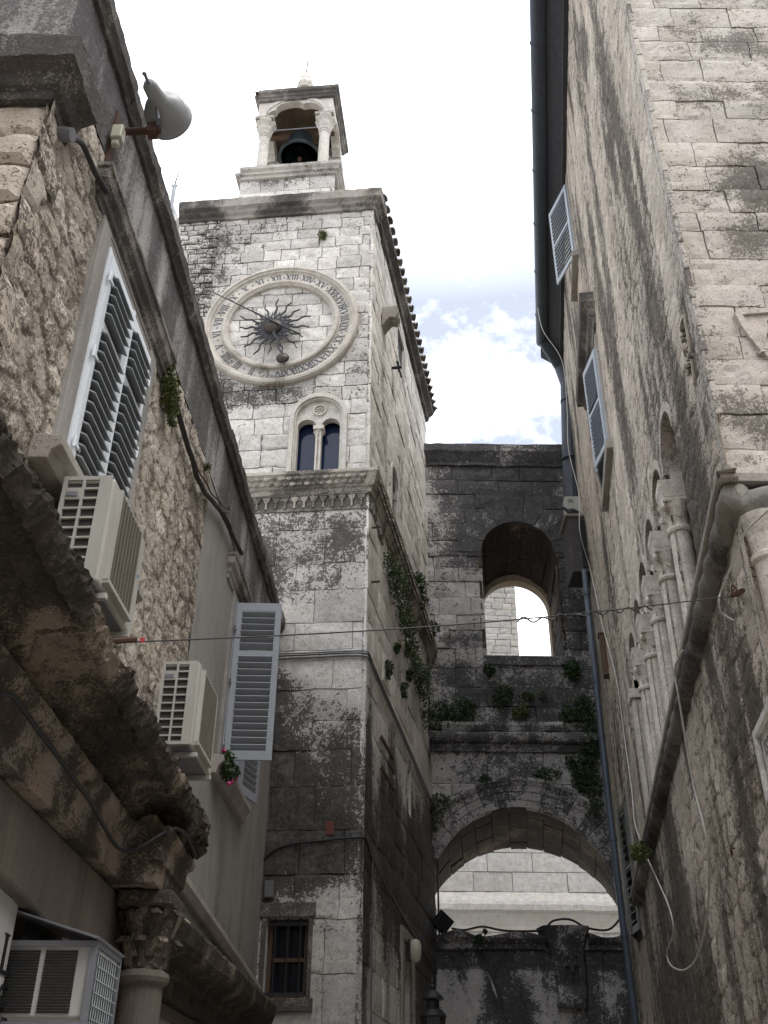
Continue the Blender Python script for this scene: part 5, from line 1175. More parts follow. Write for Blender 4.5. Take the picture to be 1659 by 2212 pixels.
# arcade: moulded arches, reveals, dark glass, columns
b = MB()
for A in ARC: b.ring(RW.P, A.curve(20, .003), A.curve(20, .085), -.02, .03, False) if False else None
for A in ARC:
    n = 20; I = [(A.c-A.r*math.cos(math.pi*k/n), A.zs+A.r*math.sin(math.pi*k/n)) for k in range(n+1)]; O = [(A.c-(A.r+.085)*math.cos(math.pi*k/n), A.zs+(A.r+.12)*math.sin(math.pi*k/n)) for k in range(n+1)]
    b.col = (.4, .3, .5); b.ring(RW.P, I, O, -.42, .02, False)
arc = b.build('arcade', M['palecolumn'], rh)
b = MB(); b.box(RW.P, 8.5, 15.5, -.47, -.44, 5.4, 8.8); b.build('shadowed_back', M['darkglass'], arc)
b = MB(); b.box(RW.P, 15.33, 15.62, -.4, .06, 5.75, 7.82); b.box(RW.P, 15.28, 15.7, -.4, .09, 7.822, 7.98); b.build('end_pier', M['rightq'], arc, bevel=.012)
b = MB(); b.box(RW.P, 8.5, 8.72, -.4, -.01, 6.1, 8.25); b.build('end_pier', M['rightq'], arc, bevel=.012)
for k in range(5):
    s = 9.747+1.135*k; p = RW.P(s, -.07, 0); fr = lambda x, y, z, p=p: p+RW.d*x+RW.n*y+UP*z
    b = MB(); zb_ = RZ(s)+.12; b.lathe([(.135, zb_), (.13, zb_+.2), (.128, 6.4), (.115, 7.50), (.14, 7.51), (.15, 7.54), (.14, 7.57), (.115, 7.58)], p, None, 20); co = b.build('arcade_column', M['palecolumn'], rh, smooth=False)
    b = MB(); b.lathe([(.115, 7.57), (.12, 7.64), (.15, 7.74), (.19, 7.84), (.2, 7.86)], p, None, 24, lambda a, z: 1+.12*math.cos(4*(a-RW.d.angle(Vector((0, 1, 0)))))*(z > 7.7))
    for sx in (-1, 1):
        for sy in (-1, 1):
            c_ = fr(.135*sx, .135*sy, 7.80); ax2 = (RW.d*sx-RW.n*sy).normalized(); R = ax2.to_track_quat('Z', 'Y').to_matrix(); b.lathe([(0, -.025), (.02, -.030), (.022, -.02), (.046, -.022), (.05, 0), (.046, .022), (.022, .02), (.02, .03), (0, .025)], c_, R, 12)
        b.lathe([(0, -.02), (.05, -.015), (.055, 0), (.05, .015), (0, .02)], fr(.125*sx, 0, 7.72), RW.d.to_track_quat('Z', 'Y').to_matrix(), 10)
    b.build('capital', M['palecolumn'], co)
    b = MB(); b.box(fr, -.17, .17, -.30, .155, 7.865, 7.92); b.prism(lambda a, o, c: fr(o, a, c), [(-.30, 7.921), (.15, 7.921), (.165, 8.05), (.175, 8.06), (.175, 8.16), (-.30, 8.16)], -.17, .17); b.box(fr, -.115, .115, -.3, .02, 8.161, 8.3); b.build('impost_block', M['palecolumn'], co, bevel=.012)
# rope moulding with its cover slab
zA, zB = 6.10, 5.32; sA, sB = 6.88, 20.2
def rope(b, p, q, r, seed, n=None):
    d = (q-p); L_ = d.length; d.normalize(); u = UP.cross(d).normalized(); v = d.cross(u); m = int(L_/.035); R = []
    for i in range(m+1):
        t = i/m*L_; row = []
        for k in range(20):
            a = 2*math.pi*k/20; lob = .78+.40*abs(math.sin((a*1.0+t*7.5)))**.7+.10*nz((t*3, a, seed), 1.0); c_ = p+d*t; row.append(b.add(c_+(u*math.cos(a)+v*math.sin(a))*r*lob, (.4, max(0, .28+.5*nz(c_, 1.2)), .5)))
        R.append(row)
    for x, y in zip(R, R[1:]):
        for k in range(20): b.face(x[k], x[(k+1) % 20], y[(k+1) % 20], y[k])
    b.face(*R[0][::-1]); b.face(*R[-1])
b = MB(); rope(b, RW.P(6.80, .01, zA), RW.P(sB, .01, zB), .115, 1); rope(b, RF.P(-.02, .02, zA-.02), RF.P(2.2, .02, zA-.02), .15, 2); b.build('rope_moulding', M['concrete'], rh, smooth=True)
b = MB(); sl2 = lambda s, o, z: RW.P(s, o, z+zA+(zB-zA)*(s-sA)/(sB-sA))
n = 60; R = []
for i in range(n+1):
    s = 6.74+(sB-6.74)*i/n; j = .012*noise.noise((s*3, 0, 0)); R.append([b.add(sl2(s, o, z+j)) for o, z in ((-.03, .135), (.125, .135), (.14, .15), (.14, .20), (-.03, .225))])
for x, y in zip(R, R[1:]):
    for k in range(4): b.face(x[k], x[k+1], y[k+1], y[k])
b.box(RF.P, -.13, 2.2, -.02, .16, zA+.14, zA+.215); b.build('cover_slab', M['dirtytrim'], rh)
b = MB(); q = RF.P(.17, .05, 0); b.lathe([(.13, 4.0), (.13, 5.52), (.155, 5.54), (.155, 5.58), (.13, 5.6), (.14, 5.75), (.18, 5.88), (.19, 5.93)], q, None, 20); b.build('corner_colonnette', M['rightq'], rh, smooth=False)
# shields
def shield(f, cx, cz, w_, h, par, mat):
    b = MB(); out_ = []
    for k in range(33):
        t_ = k/32; a = -1+2*t_; out_.append((cx+w_*a, cz-h*(1-abs(a)**2.2)**.8))
    pts = [(cx-w_, cz)]+out_[1:-1]+[(cx+w_, cz), (cx, cz+.06)]
    inn = [(cx+(x-cx)*.86, cz-.02+(z-cz)*.86) for x, z in pts]; b.ring(f, inn, pts, -.02, .035)
    o = b.build('shield_relief', mat, par)
    b = MB(); b.prism(f, inn, -.02, .010); rr2 = random.Random(3)
    for k in range(26):
        x, z = cx+rr2.uniform(-.7, .7)*w_, cz-rr2.uniform(.1, .75)*h; b.col = (.5, rr2.random()*.6, .5); b.lathe([(rr2.uniform(.02, .05), 0), (.03, .025), (0, .035)], f(x, .008, z), RF.n.to_track_quat('Z', 'Y').to_matrix(), 7, lambda a, z: 1+.5*math.cos(a*2))
    b.build('shield_field', mat, o)
shield(lambda a, o, z: RF.P(a, o, z), .88, 8.22, .50, .72, rh, M['rightq'])
shield(lambda a, o, z: RW.P(a, o, z), 7.33, 8.45, .16, .75, rh, M['right'])
b = MB(); b.box(RW.P, 6.4, 7.0, -.02, .10, 2.95, 3.05); b.build('door_hood', M['concrete'], rh, bevel=.01)
# ================================================================== THINGS ON THE RIGHT
# plaque
t = thing('street_plaque', 'pale framed stone plaque lettered ISPOD below the rope moulding', 'sign', RW.P(7.0, .05, 4.0))
a0, a1, z0, z1 = 6.2, 7.40, 3.80, 4.34
b = MB(); b.box(RW.P, a0, a1, .02, .08, z0, z1); b.build('slab', M['marble'], t)
b = MB(); b.box(RW.P, a1-.07, a1, .081, .12, z0, z1); b.box(RW.P, a0, a1-.0705, .081, .12, z0, z0+.07); b.box(RW.P, a0, a1-.0705, .081, .12, z1-.07, z1); b.build('raised_frame', M['marble'], t, bevel=.012)
cu = bpy.data.curves.new('lettering', 'FONT'); cu.body = 'ISPOD\nURE'; cu.size = .15; cu.extrude = .002; cu.space_character = 1.15; cu.space_line = 1.1
tmp = bpy.data.objects.new('lettering', cu); C.objects.link(tmp); bpy.context.view_layer.update()
me = bpy.data.meshes.new_from_object(tmp.evaluated_get(bpy.context.evaluated_depsgraph_get())); bpy.data.objects.remove(tmp)
for v in me.vertices: v.co = RW.P(a1-.14-v.co.x, .082+v.co.z, 4.10+v.co.y)
me.materials.append(M['engrave']); o = bpy.data.objects.new('lettering', me); C.objects.link(o); o.parent = t; o.location = -Vector(t.location)
# drain pipe
pp = [at_y(1262, 1232, 20.3), at_y(1290, 1500, 20.45), at_y(1316, 1740, 20.5), at_y(1345, 1990, 20.5), at_y(1374, 2212, 20.5)]
ext = pp[-1]+(pp[-1]-pp[-2]).normalized()*.3; ext.z = 0
t = thing('drainpipe', 'long blue grey drainpipe running down the corner beside the gate', 'drainpipe', ext)
b = MB(); b.tube(pp+[ext], .068, 14); b.build('pipe', M['pipe'], t, smooth=True)
for k in (.2, .9, 1.4, 2.3, 3.15, 3.6):
    i = int(k); c_ = pp[i].lerp(pp[min(i+1, 4)], k-i); b = MB(); b.tube([c_-UP*.035, c_+UP*.035], .08, 14); b.build('pipe_collar', M['pipe'], t)
# masonry flue box, air conditioner and pigeon on it
t = thing('flue_box', 'dark stained concrete box projecting from the right wall below the gutter', 'flue box', RW.P(20.0, .3, 11.3))
fl3 = [at_y(1222, 1113, 20.3).x, at_y(1280, 1113, 20.3).x]; zt = at_y(1250, 1113, 20.3).z; zb = at_y(1250, 1235, 20.3).z
fxy = lambda x, y, z: Vector((x, y, z))
b = MB(); b.col = (.4, .55, .5); b.box(fxy, fl3[0]+.03, fl3[1]-.02, 20.3, 21.1, zb, zt-.06); b.build('body', M['concrete'], t, bevel=.03)
b = MB(); b.box(fxy, fl3[0]-.03, fl3[1]+.03, 20.24, 21.15, zt-.058, zt+.02); b.build('ledge', M['concrete'], t, bevel=.02)
b = MB(); b.box(fxy, fl3[0]+.28, fl3[1]-.03, 20.285, 20.299, zb+.1, zt-.15); b.build('recess_shade', M['dark'], t)  # flat dark sheet on the front paints the shade of a hollow
axl, axr = at_y(1219, 1070, 20.75).x, at_y(1254, 1070, 20.75).x; az1 = at_y(1235, 1072, 20.75).z
t = thing('air_conditioner', 'cream air conditioner standing on the flue box above the gate', 'air conditioner', Vector(((axl+axr)/2, 20.9, zt)))
b = MB(); b.box(fxy, axl, axr, 20.75, 21.05, zt+.05, az1); b.build('casing', M['beige'], t, bevel=.015)
b = MB(); b.box(fxy, axl+.08, axl+.2, 20.738, 20.749, az1-.18, az1-.08); b.build('service_cover', M['galv'], t)
for x in (axl+.03, axr-.09): b = MB(); b.box(fxy, x, x+.06, 20.76, 21.0, zt+.021, zt+.049); b.build('foot', M['galv'], t)
# pigeon
pg = at_y(1236, 1106, 20.42); pg.z = zt+.02
t = thing('pigeon', 'dark grey pigeon facing left on the flue box ledge', 'pigeon', pg)
import mathutils
b = MB(); Rx = Vector((-1, -.15, .28)).normalized(); Mq = Rx.to_track_quat('Z', 'Y').to_matrix(); ce = pg+Vector((0, 0, .13))
b.lathe([(0, -.27), (.03, -.26), (.035, -.2), (.045, -.15), (.075, -.08), (.088, 0), (.082, .06), (.06, .11), (.042, .14), (.037, .17), (.04, .20), (.036, .225), (.02, .245), (0, .252)], ce, Mq, 18)
for i, v in enumerate(b.v):
    q = Vector(v)-ce; tt = q.dot(Rx)
    if tt > .1: b.v[i] = tuple(Vector(v)+UP*(tt-.1)*.55)
b.build('body', M['feather'], t, smooth=True)
hd_ = ce+Rx*.245+UP*.08; b = MB(); b.lathe([(.014, 0), (.009, .02), (0, .04)], hd_, Vector((-1, -.15, -.12)).normalized().to_track_quat('Z', 'Y').to_matrix(), 8); b.build('beak', M['galv'], t)
for s in (-1, 1):
    b = MB(); b.lathe([(0, -.2), (.02, -.16), (.045, -.05), (.05, .03), (.03, .08), (0, .1)], ce+Vector((.02, .062*s, .02)), Mq, 10); b.build('wing', M['feather'], t, smooth=True)
    b = MB(); p_ = pg+Vector((0, .03*s, 0)); b.tube([p_+UP*.07, p_+UP*.005], .008, 6)
    for d_ in ((-.035, .012), (-.038, -.01), (.02, 0)): b.tube([p_+UP*.006, p_+Vector((d_[0], d_[1], .004))], .005, 5)
    b.build('leg', M['rust'], t)
    b = MB(); b.lathe([(0, -.006), (.007, 0), (0, .006)], ce+Rx*.218+UP*.073+Vector((0, .030*s, 0)), None, 8); b.build('eye', M['black'], t)
# white cable down the right wall with its loose loop
wc = [(1186, 560, .5), (1195, 700, .45), (1214, 780, .40), (1226, 880, .35), (1228, 960, .3), (1250, 1060, .25), (1262, 1180, .2), (1290, 1240, .12)]
cp = [RW.P(19.2, .66, 20.2), RW.P(19.0, .60, 19.2)]+[at_y(u, v, 19.0) for u, v in ((1214, 780), (1225, 880), (1228, 970), (1250, 1065), (1253, 1150))]+[RW.H(1275, 1230, .07), RW.H(1300, 1345, .06), RW.H(1330, 1460, .06), RW.H(1350, 1600, .06), RW.H(1365, 1710, .10), RW.H(1372, 1780, .17), RW.H(1397, 1850, .12), RW.H(1422, 1905, .10), RW.H(1447, 1965, .10), RW.H(1455, 2015, .10), RW.H(1441, 2055, .10), RW.H(1449, 2085, .10), RW.H(1478, 2095, .10), RW.H(1508, 2062, .10), RW.H(1529, 1960, .10), RW.H(1527, 1820, .10), RW.H(1497, 1690, .10), RW.H(1465, 1500, .16), RW.H(1458, 1445, .17), RW.H(1475, 1405, .18)]
cable('white_cable', 'white cable hanging in a long loose loop on the right wall', cp, .011, M['cablewhite'], 8)
cp = [RW.H(1659, 1103, .26), RW.H(1610, 1150, .24), RW.H(1590, 1200, .22), RW.H(1560, 1270, .22), RW.H(1553, 1300, .25), RW.H(1560, 1325, .2), RW.H(1585, 1340, .12)]
cable('cream_cord', 'short cream cord knotted near the wire hook on the rope moulding', cp, .008, M['cablewhite'], 6)
# street wire: hook, turnbuckle, barbed twist
A0 = LW.H(150, 1392, .5); A1 = RW.H(1578, 1288, .22)
t = thing('span_wire', 'thin steel wire stretched across the street between the two houses', 'wire', A0)
pts = [A0.lerp(A1, k/40)-UP*.10*math.sin(math.pi*k/40)*.6 for k in range(41)]
b = MB(); b.tube(pts, .0045, 6); b.build('strand', M['wire'], t)
b = MB(); q = []; 
for k in range(90):
    x = .60+.24*k/89; p = A0.lerp(A1, x)-UP*.06*math.sin(math.pi*x); q.append(p+Vector((0, math.cos(k*.55)*.012, math.sin(k*.55)*.014-.012+.02*noise.noise((k*.12, 0, 0)))))
b.tube(q, .006, 5); b.build('twisted_strand', M['wire'], t)
b = MB(); q = A0.lerp(A1, .72); 
for k in range(4): w_ = q+(A1-A0).normalized()*(.07*k-.1)-UP*.06; b.tube([w_+UP*.03, w_-UP*.03+Vector((.02, 0, 0))], .005, 5)
b.build('barb', M['wire'], t)
b = MB(); b.tube([A0+Vector((-.12, 0, 0)), A0.lerp(A1, .035)], .012, 8); b.tube([A0.lerp(A1, .036), A0.lerp(A1, .075)], .018, 8); b.build('turnbuckle', M['rust'], t)
b = MB(); q = A0.lerp(A1, .08); b.box(lambda x, y, z: q+Vector((x, y, z)), -.005, .02, -.005, .005, -.018, .008); b.build('red_tape', M['red'], t)
b = MB(); b.tube([A1, A1+RW.n*-.02+Vector((.06, -.05, .02)), RW.H(1592, 1285, .02)], .02, 8); b.tube([A1+Vector((.02*math.cos(a), .03*math.sin(a)-.1, .035*math.sin(a*2))) for a in np.linspace(0, 9, 22)], .006, 5); b.build('wall_hook', M['rust'], t)
# iron rings
for (u, v, lb) in ((1580, 1840, 'small rusty ring in the right wall outside the cable loop, upper of two'), (1504, 2024, 'small rusty ring in the right wall inside the white cable loop, lower of two')):
    p = RW.H(u, v, .05); b = MB(); b.tube([p+RW.n*.0+RW.d*.028*math.cos(a)+UP*.028*math.sin(a) for a in np.linspace(0, 6.28, 15)], .008, 6); b.tube([p-RW.n*.06+UP*.03, p+UP*.03], .008, 6)
    tag(b.build('iron_ring', M['rust']), lb, 'ring', 'iron rings in the right wall')
p = RW.hit(1300, 1405, .1); b = MB(); b.box(RW.P, 19.05, 19.3, -.0, .12, 9.85, 10.75); b.box(RW.P, 19.03, 19.32, -.01, .14, 10.752, 10.79)
tag(b.build('wooden_trunking', M['wood'], bevel=.008), 'short brown wooden box fixed high beside the drainpipe', 'wooden box')
# ================================================================== LIGHTS, CABLES AND BOXES ON THE TOWER AND GATE
p = TS.P(3.83, 0, 4.62); t = thing('bulkhead_lamp', 'cream oval bulkhead lamp above the dark tower door', 'lamp', p)
b = MB(); Mq = TS.n.to_track_quat('Z', 'Y').to_matrix(); b.lathe([(.085, 0), (.09, .02), (.09, .10), (.075, .15), (.04, .175), (0, .18)], Vector((0, 0, 0)), Matrix.Identity(3), 24)
b.v = [tuple(p+TS.d*v[0]+UP*v[1]*2.1+TS.n*(v[2]+.07)) for v in b.v]; b.build('diffuser', M['creamlamp'], t, smooth=True)
b = MB(); b.box(TS.P, 3.74, 3.92, .0, .07, 4.45, 4.80); b.tube([TS.P(3.92, .1, 4.5), TS.P(4.1, .1, 4.52)], .02, 6); b.build('back_plate', M['iron'], t, bevel=.008)
p = TF.P(1.42, .1, 4.83); b = MB(); b.box(TF.P, 1.28, 1.41, .01, .10, 4.72, 4.95)
tag(b.build('grey_junction_box', M['cablegrey'], bevel=.012), 'small grey junction box beside the barred tower window', 'junction box')
for k, (dz, rr_, mt, lb) in enumerate(((0, .020, 'cablegrey', 'grey conduit wrapping the tower corner, lowest of the bundle'), (.05, .014, 'cable', 'dark cable wrapping the tower corner, middle of the bundle'), (.085, .014, 'cablegrey', 'grey cable wrapping the tower corner, top of the bundle'))):
    cp = [TF.P(2.0-.02*k, .03, 8.0+dz*2), TF.P(1.75, .04, 8.25+dz), TF.P(1.6, .04, 8.42+dz), TF.P(1.0, .04, 8.44+dz), TF.P(.3, .04, 8.45+dz), TF.P(.02, .045, 8.43+dz), TS.P(.04, .04, 8.40+dz), TS.P(.5, .04, 8.36+dz), TS.P(2, .04, 8.3+dz), TS.P(4, .04, 8.22+dz), TS.P(7.4, .04, 8.05+dz)]
    cable('wall_cable', lb, cp, rr_, M[mt], 4, .006, k, 'cable', 'cables wrapped round the tower corner')
cp = [TF.P(1.62, .03, 4.7), TF.P(1.58, .03, 5.0), TF.P(1.40, .03, 5.32), TF.P(1.1, .03, 5.46), TF.P(.5, .03, 5.52), TF.P(.06, .035, 5.55), TS.P(.05, .03, 5.52), TS.P(.4, .03, 5.4), TS.P(1.5, .03, 5.25), TS.P(3.5, .03, 5.05), TS.P(7.3, .03, 4.75)]
cable('low_black_cable', 'black cable sagging across the tower below the dark stained blocks', cp, .018, M['black'], 4, .008, 9)
cp = [TS.P(.55, .03, 5.36), TS.P(.56, .03, 4.6), TS.P(.55, .03, 3.2), TS.P(.55, .03, 1.5)]
cable('grey_drop_cable', 'thin grey cable dropping straight down the tower side', cp, .011, M['cablegrey'], 4, .01, 3)
cp = [TS.P(7.55, .06, 11.0), TS.P(7.55, .06, 8), TS.P(7.55, .06, 5), TS.P(7.55, .06, 2)]
cable('corner_cable', 'dark cable running down the inner corner of tower and gate', cp, .02, M['cable'], 4, .01, 3)
for (s0, s1, z, lb) in ((1.15, 2.25, 7.5, 'rusty flat iron bar on the tower side, upper of two'), (1.18, 2.35, 6.98, 'rusty flat iron bar on the tower side, lower of two')):
    b = MB(); b.box(TS.P, s0, s1, .02, .05, z-.03, z+.03); b.tube([TS.P(s0+.05, 0, z), TS.P(s0+.05, .02, z)], .015, 6); b.tube([TS.P(s1-.05, 0, z), TS.P(s1-.05, .02, z)], .015, 6)
    tag(b.build('iron_bar', M['rust']), lb, 'iron bar', 'rusty bars on the tower side')
p = G.H(957, 1995, .12); t = thing('black_floodlight', 'black square floodlight tilted on the broken cornice of the gate', 'floodlight', p)
b = MB(); ax = Vector((.5, .4, .45)).normalized(); Rm = Matrix.Rotation(math.radians(28), 3, 'Z') @ Matrix.Rotation(math.radians(35), 3, 'Y') @ Matrix.Rotation(math.radians(20), 3, 'X')
ff = lambda x, y, z: p+UP*.02+(Rm @ Vector((x, y, z))); b.box(ff, -.17, .17, -.06, .06, -.17, .17); b.build('housing', M['black'], t, bevel=.02)
b = MB(); b.box(ff, -.18, .18, .061, .075, -.18, .18); b.build('lens_rim', M['iron'], t)
b = MB(); b.tube([p-UP*.12, p-UP*.25], .02, 8); b.build('stem', M['iron'], t)
cp = [G.P(1.45, .2, 5.6), G.P(1.7, .2, 5.57), G.P(2.1, .2, 5.64), G.P(2.6, .2, 5.56), G.P(3.3, .2, 5.58), G.P(3.55, .3, 5.74), G.P(3.9, .34, 5.76), G.P(4.25, .25, 5.62), G.P(4.7, .2, 5.6), G.P(5.0, .15, 5.85)]
cable('gate_cable', 'black cable lying along the broken top of the gateway cornice', cp, .022, M['black'], 5, .01, 6)
# street lantern at the bottom edge
lp = at_y(935, 2200, 16.5); t = thing('street_lantern', 'black wrought street lantern top rising at the bottom edge', 'street lamp', Vector((lp.x, lp.y, 0)))
o_ = Vector((lp.x, lp.y, 0)); zt2 = at_y(934, 2100, 16.5).z
b = MB(); b.lathe([(.20, zt2-.62), (.21, zt2-.60), (.15, zt2-.52), (.10, zt2-.50), (.10, zt2-.40), (.17, zt2-.37), (.16, zt2-.34), (.10, zt2-.28), (.04, zt2-.24), (.05, zt2-.2), (.025, zt2-.16), (.03, zt2-.12), (.012, zt2-.06), (0, zt2)], o_, None, 20); b.build('lantern_cap', M['iron'], t)
b = MB(); b.lathe([(.12, zt2-1.15), (.19, zt2-.621)], o_, None, 6); b.build('glass_body', M['darkglass'], t)
b = MB(); b.lathe([(.12, 0), (.12, .3), (.05, .4), (.04, zt2-1.3), (.12, zt2-1.151)], o_, None, 12); b.build('post', M['iron'], t)
# ================================================================== HOUSE AND ANTENNA BEHIND THE TOWER
bk = thing('rear_house', 'beige roof corner of a house just behind the clock tower', 'house', Vector((-7, 19, 0)))
tl = TF.P(4.36, 0, 0); BP = Plane((tl.x+.15, tl.y+.35), -43, -1)
b = MB(); panel(b, BP.P, 0, 5, 0, 19.3, .3, 0, (), lambda A, Z: .03*(fbm(A*2, Z*2, 3, 3)-.5)); b.build('wall', M['rubble'], bk)
b = MB(); b.sweep([BP.P(0, 0, 0), BP.P(5, 0, 0)], [(-.1, 18.7), (.05, 18.75), (.3, 19.35), (.32, 19.5), (-.2, 19.7), (-.2, 18.8)], -1, .3, .02, 3); b.build('eaves', M['rooftile'], bk)
b = MB(); b.box(BP.P, .05, 5, -4, -.15, 0, 19.2); b.build('core_masonry', M['rubble'], bk)
def wy(u, v, y=17.6): return at_y(u, v, y)
t = thing('roof_aerial', 'slim whip aerial leaning on the roof edge behind the left house', 'antenna', wy(370, 470))
b = MB(); b.tube([wy(366, 475), wy(377, 402)], .05, 8); b.build('mast', M['galv'], t)
b = MB(); b.tube([wy(376, 404), wy(386, 372)], [.022, .014], 6); b.build('whip', M['wire'], t)
b = MB(); q = wy(377, 402); b.tube([q+Vector((-.07, 0, 0)), q+Vector((.07, 0, .02))], .03, 6); b.build('clamp', M['galv'], t)
q = wy(374, 455); t = thing('satellite_dish', 'pale satellite dish seen edge-on beside the roof aerial', 'satellite dish', q)
b = MB(); Mq = Vector((.98, -.25, .25)).normalized().to_track_quat('Z', 'Y').to_matrix(); b.lathe([(0, -.06), (.15, -.045), (.3, .0), (.31, .01), (.3, .015), (.15, -.03), (0, -.045)], q, Mq, 24); b.build('reflector', M['whitepanel'], t)
b = MB(); b.tube([q, q-UP*.7], .03, 8); b.build('mount', M['galv'], t)

# ================================================================== PLANTS
def plant(name, label, pts, n, size, mat, seed, group=None, droop=0, cat='plant', stems=True, up=None):
    """pts: list of (centre, radius); leaf-sized faces scattered through flattened blobs plus thin stems"""
    rn = random.Random(seed); b = MB(); W_ = [r**2 for _, r in pts]
    tot = sum(W_)
    for k in range(n):
        x = rn.random()*tot; i = 0
        while x > W_[i]: x -= W_[i]; i += 1
        c_, r = pts[i]; d = Vector((rn.gauss(0, 1), rn.gauss(0, 1), rn.gauss(0, 1))); d = d.normalized()*r*rn.random()**.45
        p = Vector(c_)+d-UP*droop*r*rn.random(); s = size*rn.uniform(.5, 1.25)
        a = Vector((rn.gauss(0, 1), rn.gauss(0, 1)-.4, rn.gauss(0, 1)-.4)).normalized(); u = a.orthogonal().normalized(); ang = rn.random()*6.28; v = a.cross(u); u, v = u*math.cos(ang)+v*math.sin(ang), -u*math.sin(ang)+v*math.cos(ang)
        cl = noise.noise(p*2.2)*.5+.45+rn.uniform(-.25, .25); cl = (max(0, min(1, cl)), 0, 0)
        q = [b.add(p-u*s, cl), b.add(p-v*s*.42+a*s*.12, cl), b.add(p+u*s, cl), b.add(p+v*s*.42+a*s*.12, cl)]; b.face(*q)
    o = b.build(name, mat)
    tag(o, label, cat, group)
    if stems:
        b = MB(); b.col = (.1, 0, 0)
        for k in range(max(4, len(pts))):
            c_, r = pts[k % len(pts)]; c_ = Vector(c_); a = c_-UP*r*.2; e = c_+Vector((rn.uniform(-1, 1), rn.uniform(-.5, .5), rn.uniform(-1, .6)))*r; b.tube([a, (a+e)/2+UP*.03, e], size*.09, 5)
        s_ = b.build('stems', mat, None); s_.parent = o
    return o
gp = 'wall plants'
rn0 = random.Random(5)
def strip(pl, a0, a1, z0, z1, o, r0, r1, n):
    return [(pl.P(a0+(a1-a0)*t+rn0.uniform(-.1, .1), o, z0+(z1-z0)*t+rn0.uniform(-.15, .1)), rn0.uniform(r0, r1)) for t in np.linspace(0, 1, n)]
plant('ivy', 'long ivy mass hanging below the string course on the tower side', strip(TS, 1.6, 6.3, 11.15, 9.9, .08, .15, .34, 16)+strip(TS, 2.4, 5.6, 11.25, 10.5, .08, .15, .28, 9), 4600, .038, M['leaf'], 1, gp, .6)
plant('wall_plant', 'bushy green tuft growing on top of the tower string course', [(TS.P(4.6, .12, 12.25), .28), (TS.P(5.0, .12, 12.05), .24)], 550, .06, M['leaf'], 2, gp)
plant('wall_plant', 'small tuft at the far end of the tower string course by the gate', [(TS.P(6.6, .15, 12.1), .22)], 200, .06, M['leaf'], 52, gp)
for k, (u, v, r, lb) in enumerate(((880, 1392, .15, 'tiny green sprig on the tower side below the ivy tail'), (838, 1435, .14, 'small dangling sprig on the tower side nearest the corner'), (872, 1480, .13, 'little fern in a tower side joint above the cable'), (884, 1452, .10, 'tiny fern beside the gate on the tower side'), (858, 1395, .08, 'faint sprig just left of the larger sprig below the ivy'))):
    p = TS.H(u, v, .05); plant('wall_sprig', lb, [(p, r*.8), (p-UP*r*1.3, r*.6)], 130, .05, M['leaf'], 20+k, 'sprigs on the tower side', .5)
p = TF.H(697, 508, .06); plant('wall_sprig', 'lone green tuft high on the tower front above the clock', [(p, .10)], 110, .05, M['leafy'], 31, None)
plant('hanging_plant', 'hanging caper plant beside the cable on the left house wall', [(LW.H(367, 790, .08), .06), (LW.H(368, 820, .10), .09), (LW.H(370, 850, .1), .10), (LW.H(372, 880, .1), .08), (LW.H(372, 910, .08), .05)], 1500, .022, M['leafy'], 3, None, .5)
plant('wall_sprig', 'tiny sprig beside the cable bundle on the left house', [(LW.H(447, 1008, .05), .05)], 70, .025, M['leafy'], 33, None)
GP = lambda u, v, o=.12: G.H(u, v, o)
plant('gate_plant', 'leafy shrub on the left end of the gate string course', [(GP(935, 1545), .32), (GP(960, 1540), .28), (GP(1000, 1535), .34), (GP(940, 1565), .25), (GP(975, 1555), .25), (GP(1015, 1530), .2)], 2000, .042, M['leafd'], 4, gp)
plant('gate_plant', 'large dark shrub trailing down the gate beside the drainpipe', [(GP(1262, 1520), .30), (GP(1245, 1540), .36), (GP(1225, 1545), .22), (GP(1275, 1560), .3), (GP(1278, 1620), .30), (GP(1260, 1650), .36), (GP(1275, 1690), .32), (GP(1255, 1680), .25), (GP(1285, 1740), .22), (GP(1280, 1590), .26), (GP(1230, 1640), .12)], 5200, .042, M['leafd'], 5, gp, .4)
plant('gate_plant', 'round green bush in the gate joints under the upper opening', [(GP(1085, 1500), .26), (GP(1080, 1515), .2), (GP(1100, 1495), .16)], 650, .042, M['leaf'], 6, gp)
plant('gate_plant', 'row of small green tufts right of the round bush', [(GP(1145, 1502), .13), (GP(1130, 1503), .12), (GP(1172, 1503), .12)], 260, .04, M['leaf'], 7, gp)
plant('gate_plant', 'pale green tuft sitting on the gate string course', [(GP(1127, 1535), .20), (GP(1115, 1540), .13)], 420, .042, M['leafy'], 8, gp)
plant('gate_plant', 'small dark sprigs near the left end of the upper sill', [(GP(1057, 1448), .15)], 220, .05, M['leafd'], 9, gp)
plant('gate_plant', 'dark sprigs hanging at the right end of the upper sill', [(GP(1235, 1450), .22), (GP(1240, 1436), .15), (GP(1228, 1440), .14)], 520, .05, M['leafd'], 10, gp)
plant('gate_plant', 'ferny clump at the left springing of the wide arch', [(GP(950, 1735), .24), (GP(942, 1760), .2), (GP(968, 1730), .15), (GP(940, 1790), .1)], 600, .042, M['leafd'], 11, gp)
plant('gate_plant', 'small sprig on the left shoulder of the wide arch', [(GP(1048, 1683), .14), (GP(1042, 1690), .1)], 180, .04, M['leafd'], 12, gp)
plant('gate_plant', 'trailing sprig over the crown of the wide arch', [(GP(1180, 1673), .18), (GP(1160, 1678), .12), (GP(1205, 1672), .12), (GP(1240, 1655), .12)], 380, .04, M['leafd'], 13, gp)
plant('gate_plant', 'weed on the broken gateway cornice left of the keystone', [(GP(1035, 2030, .25), .10), (GP(1048, 2012, .25), .06)], 140, .05, M['leafd'], 14, gp)
